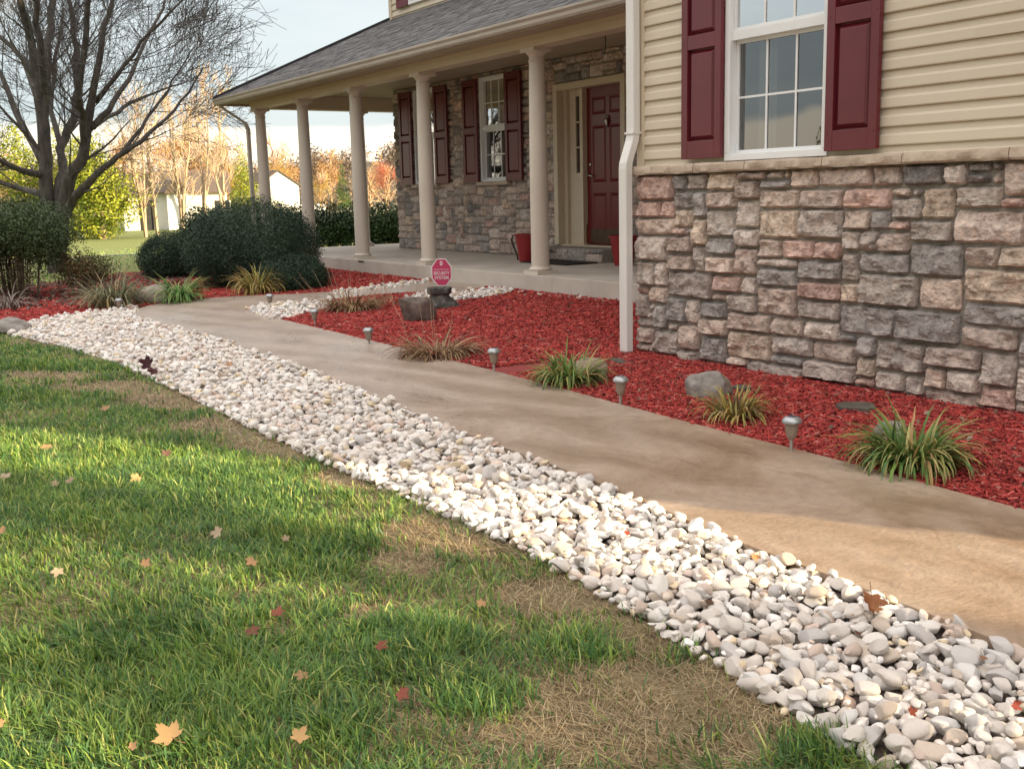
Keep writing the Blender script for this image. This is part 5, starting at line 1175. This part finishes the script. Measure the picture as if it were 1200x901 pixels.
# the big bare tree at the left
D0 = 22.0
def tp(x, y, dd=0): p = at_d(x, y, D0+dd); return Vector(p)
base = tp(62, 262); bz = float(terr(base[0], base[1]))
bx, by = base[0], base[1]
tb = thing('bare_tree', 'large bare many stemmed tree behind the tall green shrub at the left', 'tree', (bx, by, bz))
def rel(*q): return [Vector(tp(*p))-Vector((bx, by, bz)) for p in q]
root = [Vector((0, 0, -.1)), Vector((0, 0, .25))]
ST = [
 (root+rel((52, 205), (50, 150), (44, 100), (36, 50), (24, 0, -.5), (15, -60, -1), (5, -130, -1)), [.26, .24, .17, .16, .12, .10, .085, .06, .03]),
 (rel((50, 150), (53, 100), (57, 50, .6), (61, 0, 1), (64, -70, 1.5)), [.14, .12, .10, .085, .05]),
 (rel((52, 110), (48, 60, -1), (44, 10, -1.5), (40, -60, -2)), [.10, .085, .07, .04]),
 (root+rel((72, 215), (72, 175, .4), (84, 140, .6), (92, 108, .8), (90, 60, 1), (82, 0, 1.3), (80, -80, 1.5)), [.2, .2, .12, .11, .11, .11, .085, .06, .04]),
 (rel((92, 108, .8), (98, 60), (104, 10, -.4), (112, -60, -1)), [.10, .085, .07, .045]),
 (root+rel((80, 210, -.5), (98, 180, -.8), (104, 150, -1), (110, 105, -1.2), (120, 50, -1.5), (132, 0, -1.5), (150, -70, -1.5)), [.24, .24, .17, .14, .11, .09, .07, .055, .03]),
 (rel((100, 175, -.8), (96, 140, -1.2), (92, 115, -1.6), (97, 60, -2)), [.10, .085, .07, .04]),
 (rel((108, 150, -1), (125, 130, -1), (150, 95, -.6), (168, 55, 0), (190, 10, .5), (205, -30, .8)), [.09, .075, .06, .045, .035, .02]),
 (rel((112, 120, -1), (135, 90, -1.3), (165, 50, -1.6), (200, 15, -2), (225, -10, -2)), [.07, .055, .04, .03, .018]),
 (root+rel((86, 232, -.6), (112, 205, -1), (140, 183, -1.2), (165, 166, -1.4), (195, 140, -1.2), (222, 108, -1), (238, 80, -1)), [.18, .16, .12, .09, .07, .055, .04, .028, .014]),
 (rel((104, 152, -1), (125, 138, 0), (155, 120, .8), (190, 105, 1.2), (222, 95, 1.5)), [.08, .06, .045, .03, .015]),
 (rel((140, 183, -1.2), (165, 150, -1), (190, 115, -.6), (208, 85, -.5), (232, 50, -.5)), [.055, .045, .035, .022, .014]),
 (rel((50, 190), (34, 160, .5), (16, 122, 1), (0, 88, 1.3), (-25, 50, 1.5)), [.11, .09, .08, .06, .04]),
 (rel((48, 205), (25, 200, -.8), (0, 188, -1.2), (-30, 165, -1.5)), [.10, .08, .06, .035]),
 (rel((44, 115), (28, 70, 1), (8, 50, 1.5), (-18, 30, 1.8)), [.09, .08, .06, .04]),
 (rel((50, 228), (26, 222, .8), (0, 214, 1), (-30, 205, 1.2)), [.11, .08, .065, .05]),
 (rel((72, 175, .4), (60, 130, 1.4), (66, 70, 2), (74, 10, 2.5)), [.08, .07, .05, .03]),
]
TT, BBr = branch_tree(ST, 12, 4, [8, 5, 4, 2], [1.55, 1.1, .75, .45], rad_min=.0036, col=(.10, .09, .085), up_=.33, ang=(.35, .9), wig=.07, kr=(.2, .36))
TT.build('trunk', M['bark'], tb, smooth=True); BBr.build('branches', M['twig'], tb, smooth=True, col=True)

def gz(p): return float(terr(p[0], p[1]))
def bgtree(name, label, px, d, ytop, wpx, kind, pal, seed, trunkcol=(.3, .22, .15), group=None, n=4200, cat='tree'):
    p = at_d(px, 240, d); z = gz(p); c = (p[0], p[1], z); top = at_d(px, ytop, d)[2]-z; w = wpx/F_PX*d*1.0
    t = thing(name, label, cat, c, group); r = random.Random(seed)
    if kind == 'cone':
        lob = []; k = 14
        for i in range(k): f = i/(k-1); q = w/2*(1-f)**.8*(1 if i % 2 else .85)+.05*w; lob.append((r.uniform(-.05, .05)*w, r.uniform(-.05, .05)*w, top*(.08+.88*f), q, q, top*.075))
        leaves('crown', M['leaf'], t, lob, n, w*.045, pal, seed, .35, .5, noise_amp=.35)
        s = MB(); s.tube([(0, 0, -.1), (0, 0, top*.5)], [w*.05, w*.02], 6, c=trunkcol); s.build('trunk', M['twig'], t, col=True)
    elif kind == 'column':
        lob = []
        for i in range(11): f = i/10; q = w/2*(.85+.25*math.sin(f*3.1))*(1 if f < .6 else 1-(f-.6)*1.5); lob.append((r.uniform(-.16, .16)*w, r.uniform(-.16, .16)*w, top*(.08+.84*f), q, q, top*.10))
        leaves('crown', M['leaf'], t, lob, n, w*.05, pal, seed, .3, .5, noise_amp=.4)
        s = MB(); s.tube([(0, 0, -.1), (0, 0, top*.5)], [w*.05, w*.02], 6, c=trunkcol); s.build('trunk', M['twig'], t, col=True)
    elif kind == 'bare':
        st = []
        for i in range(r.choice([2, 3])):
            a = r.uniform(0, 6.28); q = w*.22*r.random()+w*.05; st.append(([(0, 0, -.1), (q*.25*math.cos(a), q*.25*math.sin(a), top*.25), (q*math.cos(a), q*math.sin(a), top*.6), (q*1.3*math.cos(a), q*1.3*math.sin(a), top*.95)], [d*.0021, d*.0018, d*.0011, d*.0004]))
        T_, B_ = branch_tree(st, seed, 3, [8, 5, 3], [top*.30, top*.17, top*.1], rad_min=d*.0002, col=trunkcol, up_=.45, n0=5, ang=(.3, .8))
        T_.build('trunk', M['twig'], t, col=True); B_.build('branches', M['twig'], t, col=True)
    elif kind == 'haze':      # bare crown with a few leaves
        lob = [(r.uniform(-.25, .25)*w, r.uniform(-.25, .25)*w, top*r.uniform(.45, .85), w*r.uniform(.22, .34), w*r.uniform(.22, .34), top*r.uniform(.13, .2)) for _ in range(7)]
        a_ = w*.035
        leaves('crown', M['leaf'], t, lob, n, a_, pal, seed, .1, .35, noise_amp=.4)
        st = [([(0, 0, -.1), (r.uniform(-.05, .05)*w, 0, top*.3), (r.uniform(-.15, .15)*w, 0, top*.85)], [d*.0017, d*.0014, d*.0005])]
        T_, B_ = branch_tree(st, seed, 2, [14, 7], [top*.30, top*.16], rad_min=d*.0003, col=trunkcol, up_=.4, n0=5, ang=(.4, 1.0))
        T_.build('trunk', M['twig'], t, col=True); B_.build('branches', M['twig'], t, col=True)
    return t
YG = [[.20, .24, .02], [.30, .33, .03], [.42, .42, .05], [.13, .18, .02]]
ORA = [[.42, .22, .08], [.52, .30, .12], [.36, .16, .07], [.55, .38, .18]]
REDL = [[.50, .14, .07], [.60, .20, .10], [.40, .10, .06], [.55, .26, .15]]
GOL = [[.50, .34, .07], [.58, .42, .10], [.42, .26, .06]]
SPR = [[.03, .09, .03], [.05, .13, .04], [.10, .20, .05], [.16, .26, .05]]
G1 = 'yellow green evergreens on the far lawn'
bgtree('arborvitae', 'yellow green evergreen right of the bare tree trunk, beside the open lawn', 118, 62, 158, 74, 'column', YG, 201, group=G1, n=9000)
bgtree('arborvitae', 'yellow green evergreen seen through the stems of the bare tree', 84, 65, 146, 56, 'column', YG, 202, group=G1, n=7000)
bgtree('arborvitae', 'yellow green evergreen at the left edge behind the bare tree trunk', 30, 66, 142, 66, 'column', YG, 203, group=G1, n=7000)
bgtree('evergreen', 'yellow green evergreen just left of the far corner column', 286, 83, 166, 50, 'cone', YG, 204, group=G1, n=6000)
bgtree('evergreen', 'small yellow green shrub tree in front of the white gable', 320, 80, 215, 18, 'column', YG, 205, group=G1, n=2200)
BIR = (.42, .32, .22)
for i, (px, d, yt, w_, lab) in enumerate([(168, 62, 150, 44, 'pale bare tree nearest the yellow green evergreen, in front of the white house'), (182, 66, 128, 46, 'second pale bare tree in front of the white house, with two straight stems'),
        (212, 64, 112, 56, 'tallest pale bare tree, before the middle of the white house'), (238, 66, 108, 56, 'pale forked bare tree, before the right end of the white house'), (262, 74, 104, 52, 'thin pale bare tree between the forked tree and the evergreen by the column')]):
    bgtree('bare_birch', lab, px, d, yt, w_, 'bare', None, 210+i, BIR, 'pale bare trees lit by the low sun')
for i, (px, d, yt, w_, pal, lab) in enumerate([(150, 92, 160, 60, ORA, 'orange tan tree crown behind the left end of the white house'), (200, 95, 150, 70, ORA, 'orange tan tree crown above the roof of the white house'), (245, 95, 140, 80, ORA, 'broad orange tan tree crown right of the white house roof'),
        (262, 88, 168, 60, ORA, 'lower tan thicket tree between the white house and the evergreen'), (325, 92, 160, 40, GOL, 'thin golden tree above the white gable'), (338, 98, 186, 46, ORA, 'orange tree behind the white gable'),
        (376, 66, 200, 26, GOL, 'golden weeping tree behind the white fence'), (388, 110, 178, 40, ORA, 'orange tree rising behind the golden weeping tree'), (452, 62, 186, 34, REDL, 'red leaved tree next to the stone corner of the porch'),
        (434, 95, 190, 26, ORA, 'tan tree between the red leaved tree and the column'), (2, 80, 165, 60, ORA, 'tan tree at the left edge behind the evergreens')]):
    bgtree('autumn_tree', lab, px, d, yt, w_, 'haze', pal, 230+i, (.42, .28, .18), 'autumn trees beyond the far lawn', n=4200)
bgtree('spruce_tree', 'dark green spruce behind the rail fence', 402, 64, 190, 27, 'cone', SPR, 251, n=7000)
bgtree('spruce_tree', 'very small spruce in front of the rail fence', 406, 46, 240, 9, 'cone', SPR, 252, n=900)
# wooded hill
def hill():
    xs = []; V = []; F = []
    k = 60; rows = 10
    for i in range(k+1):
        px = -300+i*(1500/k)
        for j in range(rows+1):
            f = j/rows; d = 170+f*90; p = at_d(px, 240, d); hgt = 5.5+4.2*sstep(300, 420, px)+2.2*vnoise(px*.02+9, 1, 1, 3)-2*sstep(520, 900, px)
            V.append((p[0], p[1], -.6+hgt*math.sin(f*math.pi*.5)**1.2))
    for i in range(k):
        for j in range(rows): a = i*(rows+1)+j; F.append((a, a+rows+1, a+rows+2, a+1))
    V = np.array(V); o = obj_np('hill', M['hill'], V=V, F4=np.array(F), smooth=True); o['kind'] = 'structure'; return V
M['hill'] = mat('hill_ground', [(.10, .08, .05), (.16, .12, .08)], .1, .95)
HV = hill()
r = np.random.default_rng(8); idx = r.integers(len(HV), size=520); lob = []
for i in idx:
    p = HV[i]+r.normal(0, 3, 3)*[1, 1, 0]; s_ = r.uniform(1.6, 3.2); lob.append((p[0], p[1], p[2]+s_*.6, s_, s_, s_*1.15))
V, F, cc = leaf_arrays(lob, 90000, .75, [[.13, .10, .075], [.19, .14, .10], [.25, .19, .14], [.30, .20, .11], [.16, .15, .13]], 88, .2, .35, clump=.05)
o = obj_np('wood', M['leaf'], V=V, F4=F, col=cc); tag(o, 'brown leafless wood covering the far low hill', 'wood', kind='stuff')

# ------------------------------------------------------------------ far buildings and fences
def far_house(label, px0, px1, d, yb, ye, yr, seed, gable=False):
    a, b = at_d(px0, yb, d), at_d(px1, yb, d); za = gz(a); L_ = math.hypot(b[0]-a[0], b[1]-a[1]); ang = math.atan2(b[1]-a[1], b[0]-a[0])
    he = at_d(px0, ye, d)[2]-za; hr = at_d(px0, yr, d)[2]-za; t = thing('far_house', label, 'house', (a[0], a[1], za)); t.rotation_euler[2] = ang; return t, L_, he, hr
t, L_, he, hr = far_house('low white house with a brown roof seen behind the pale bare trees', 146, 268, 78, 262, 226, 201, 1)
W_ = 8; b = MB(); b.box(0, L_, 0, W_, -.3, he); b.add([(0, 0, he), (0, W_, he), (0, W_/2, hr), (L_, 0, he), (L_, W_, he), (L_, W_/2, hr)], [(0, 1, 2), (5, 4, 3)]); w_o = b.build('wall', M['whitewall'], t)
b = MB(); b.add([(-.3, -.4, he-.05), (L_+.3, -.4, he-.05), (L_+.3, W_/2, hr+.12), (-.3, W_/2, hr+.12), (L_+.3, W_+.4, he-.05), (-.3, W_+.4, he-.05), (-.3, -.4, he-.15), (L_+.3, -.4, he-.15)], [(0, 1, 2, 3), (3, 2, 4, 5), (6, 7, 1, 0)]); b.build('roof', M['brownroof'], t)
for x0, x1, z0, z1, nm in ((1.0, 1.9, 0, 2.0, 'door'), (3.0, 4.0, .8, 1.9, 'window'), (6.0, 7.0, .8, 1.9, 'window')):
    b = MB(); b.box(x0, x1, -.04, .02, z0, min(z1, he-.1)); wn = b.build(nm, M['dark'], t)
    b = MB(); b.box(x0-.1, x0, -.05, .02, z0, min(z1, he-.1)); b.box(x1, x1+.1, -.05, .02, z0, min(z1, he-.1)); b.build('casing', M['whitewall'], wn)
b = MB(); b.box(L_*.42, L_*.62, -1.2, 0, -.3, he*.98); b.build('bay', M['whitewall'], t)
b = MB(); b.add([(L_*.40, -1.5, he*.95), (L_*.64, -1.5, he*.95), (L_*.52, -1.5, hr*.92), (L_*.40, 1.5, he*.95+.3), (L_*.64, 1.5, he*.95+.3), (L_*.52, 1.5, hr*.92)], [(0, 1, 2), (0, 2, 5, 3), (1, 4, 5, 2)]); b.build('bay_roof', M['brownroof'], t)
# white gable building
d = 86; Lp = at_d(306, 262, d); Rp = at_d(352, 262, d); zb = gz(Lp); ang = math.atan2(Rp[1]-Lp[1], Rp[0]-Lp[0])+.25; L_ = math.hypot(*(Rp-Lp)[:2])*1.05; he = at_d(352, 217, d)[2]-zb; ha = at_d(329, 201, d)[2]-zb
t = thing('white_barn', 'bright white gabled building between the two farthest front columns', 'building', (Lp[0], Lp[1], zb)); t.rotation_euler[2] = ang
b = MB(); b.add([(0, 0, -.3), (L_, 0, -.3), (L_, 0, he), (L_/2, 0, ha), (0, 0, he), (0, 9, -.3), (L_, 9, -.3), (L_, 9, he), (L_/2, 9, ha), (0, 9, he)], [(0, 1, 2, 3, 4), (9, 8, 7, 6, 5), (1, 6, 7, 2), (5, 0, 4, 9)]); b.build('wall', M['whitewall'], t)
b = MB()
for s_, x0, x1 in ((1, -.15, L_/2), (-1, L_+.15, L_/2)): b.add([(x0, -.15, he-.08), (x1, -.15, ha+.03), (x1, 9.2, ha+.03), (x0, 9.2, he-.08), (x0, -.15, he+.02), (x1, -.15, ha+.15), (x1, 9.2, ha+.15), (x0, 9.2, he+.02)], [(0, 1, 2, 3), (7, 6, 5, 4), (0, 4, 5, 1), (0, 3, 7, 4)])
b.build('roof', M['brownroof'], t)
# white vinyl fence panel with capped posts
d = 44; A_ = at_d(355, 260, d); B_ = at_d(381, 260, d); zb = gz(A_); t = thing('white_fence', 'short white vinyl fence with capped posts beyond the hedge', 'fence', (A_[0], A_[1], zb)); t.rotation_euler[2] = math.atan2(B_[1]-A_[1], B_[0]-A_[0]); L_ = math.hypot(*(B_-A_)[:2]); hf = at_d(370, 241, d)[2]-zb
b = MB(); b.box(0, L_, 0, .05, 0, hf*.97); b.build('panel', M['fencew'], t)
for k in range(5): x = L_*k/4; b = MB(); b.box(x-.05, x+.05, -.04, .09, -.1, hf); b.add([(x-.07, -.06, hf), (x+.07, -.06, hf), (x+.07, .11, hf), (x-.07, .11, hf), (x, .025, hf+.09)], [(0, 1, 4), (1, 2, 4), (2, 3, 4), (3, 0, 4)]); b.build('post', M['fencew'], t)
d = 58; A_ = at_d(378, 256, d); B_ = at_d(470, 250, d); zb = gz(A_); t = thing('rail_fence', 'weathered rail fence in front of the dark spruce', 'fence', (A_[0], A_[1], zb)); t.rotation_euler[2] = math.atan2(B_[1]-A_[1], B_[0]-A_[0]); L_ = math.hypot(*(B_-A_)[:2])
for k in range(3): b = MB(); z = .45+.35*k; b.box(0, L_, -.02, .02, z, z+.09); b.build('rail', M['woodrail'], t)
for k in range(4): x = L_*k/3; b = MB(); b.box(x-.06, x+.06, -.05, .05, -.1, 1.35); b.build('post', M['woodrail'], t)
# far road
pts0 = [at_d(px, 262, 38)[:2] for px in (300, 380, 430, 470, 560)]; pts1 = [at_d(px, 262, 45)[:2] for px in (560, 470, 430, 380, 300)]
sheet('road', [tuple(p) for p in pts0+pts1], M['road'], 1.5, .05)
pts0 = [at_d(px, 300, 31)[:2] for px in (-60, 60, 120, 180, 260)]; pts1 = [at_d(px, 300, 32.6)[:2] for px in (260, 180, 120, 60, -60)]
sheet('path', [tuple(p) for p in pts0+pts1], M['road'], 1.0, .02)

# ------------------------------------------------------------------ unseen trees beyond the house's right end, placed and shaped to shade the lawn
nrm = np.array([-.465, .885]); sdir = np.array([.885, .465])
def unseen_shade_tree(off, dist, w, h, label, n, seed, size=.12, clumps=0):
    p = nrm*off+sdir*dist; t = thing('lawn_shade_tree', label, 'tree', (p[0], p[1], th(p[0], p[1])), 'unseen trees right of the house, shaped to shade the lawn'); r = random.Random(seed)
    lob = [(r.uniform(-.3, .3)*w, r.uniform(-.3, .3)*w, h*r.uniform(.02, .95), w*.30, w*.30, h*.14) for _ in range(16)]
    if clumps: lob = [(r.uniform(-.5, .5)*w, r.uniform(-.5, .5)*w, 2.9+(h-2.9)*(q_+r.random())/clumps, .21, .21, .19) for q_ in range(clumps)]
    leaves('crown', M['leaf'], t, lob, n, size, [[.04, .08, .03], [.06, .11, .04], [.09, .14, .05]], seed, .1, .6, noise_amp=.3)
    s = MB(); s.tube([(0, 0, -.2), (.05, 0, h*.4), (0, .05, h*.8)], [.12, .09, .03], 8, c=(.13, .11, .09)); s.build('trunk', M['twig'], t, col=True)
unseen_shade_tree(2.93, 13, .50, 6.0, 'unseen very narrow dense evergreen, shaped to shade the lawn, closest to the end of the house wing', 46000, 301, .09)
unseen_shade_tree(2.45, 14.5, .5, 6.2, 'unseen thin loose tree, shaped to dapple the lawn, right behind the very narrow evergreen', 900, 306, .1, 3)
unseen_shade_tree(2.0, 13.5, .6, 6.2, 'unseen narrow evergreen, shaped to shade the lawn, between two looser ones beyond the wing', 2600, 307, .12, 8)
unseen_shade_tree(1.1, 15.5, 1.3, 6.6, 'unseen loose tree with clumps shaped to dapple the lawn, second from the end of the house wing', 4200, 302, .1, 12)
unseen_shade_tree(-.1, 14.5, 1.5, 6.6, 'unseen loose tree with clumps shaped to dapple the lawn, third from the end of the house wing', 4200, 303, .1, 11)
unseen_shade_tree(-1.5, 15, 1.9, 6.6, 'unseen broad evergreen, placed to shade the lawn, fourth from the end of the house wing', 11000, 304)
unseen_shade_tree(-3.3, 16, 2.2, 6.6, 'unseen broad evergreen, placed to shade the lawn, farthest from the house wing', 16000, 305)
# trees across the lawn, seen only in the window panes
for i, (x, y, h, lab) in enumerate([(-70, -34, 5.5, 'bushy green tree across the lawn, left one'), (-62, -44, 6, 'bushy green tree across the lawn, middle one'), (-78, -22, 5, 'bushy green tree across the lawn, nearest the road'), (-50, -52, 6, 'bushy green tree across the lawn, right one')]):
    t = thing('bushy_tree', lab, 'tree', (x, y, 0), 'trees across the lawn'); r = random.Random(400+i)
    leaves('crown', M['leaf'], t, [(r.uniform(-1.5, 1.5), r.uniform(-1.5, 1.5), h*r.uniform(.3, .8), 1.8, 1.8, 1.5) for _ in range(8)], 5000, .35, [[.05, .09, .03], [.09, .13, .04], [.16, .15, .05]], 400+i, .2, .6)
    s = MB(); s.tube([(0, 0, -.3), (0, 0, h*.7)], [.2, .08], 8, c=(.13, .11, .09)); s.build('trunk', M['twig'], t, col=True)

for i, (x, y, h, lab) in enumerate([(-12.5, -15, 9.5, 'tall unseen tree added behind the camera to dim the porch, farthest left'), (-6, -16, 10.5, 'tall unseen tree added behind the camera to dim the porch, third from right'), (1, -15, 9, 'tall unseen tree added behind the camera to dim the porch, second from right'), (8, -16, 10, 'tall unseen tree added behind the camera to dim the porch, farthest right')]):  # unseen trees added to cut the skylight that reaches the porch
    t = thing('unseen_shade_tree', lab, 'tree', (x, y, 0), 'unseen trees added behind the camera to dim the porch'); r = random.Random(500+i)
    leaves('crown', M['leaf'], t, [(r.uniform(-2, 2), r.uniform(-1.5, 1.5), h*r.uniform(.2, .85), 2.2, 2.0, 1.7) for _ in range(12)], 5000, .5, [[.05, .08, .03], [.10, .12, .04], [.18, .13, .06]], 500+i, .2, .6)
    s = MB(); s.tube([(0, 0, -.3), (.1, 0, h*.4), (0, 0, h*.8)], [.28, .2, .08], 8, c=(.13, .11, .09)); s.build('trunk', M['twig'], t, col=True)
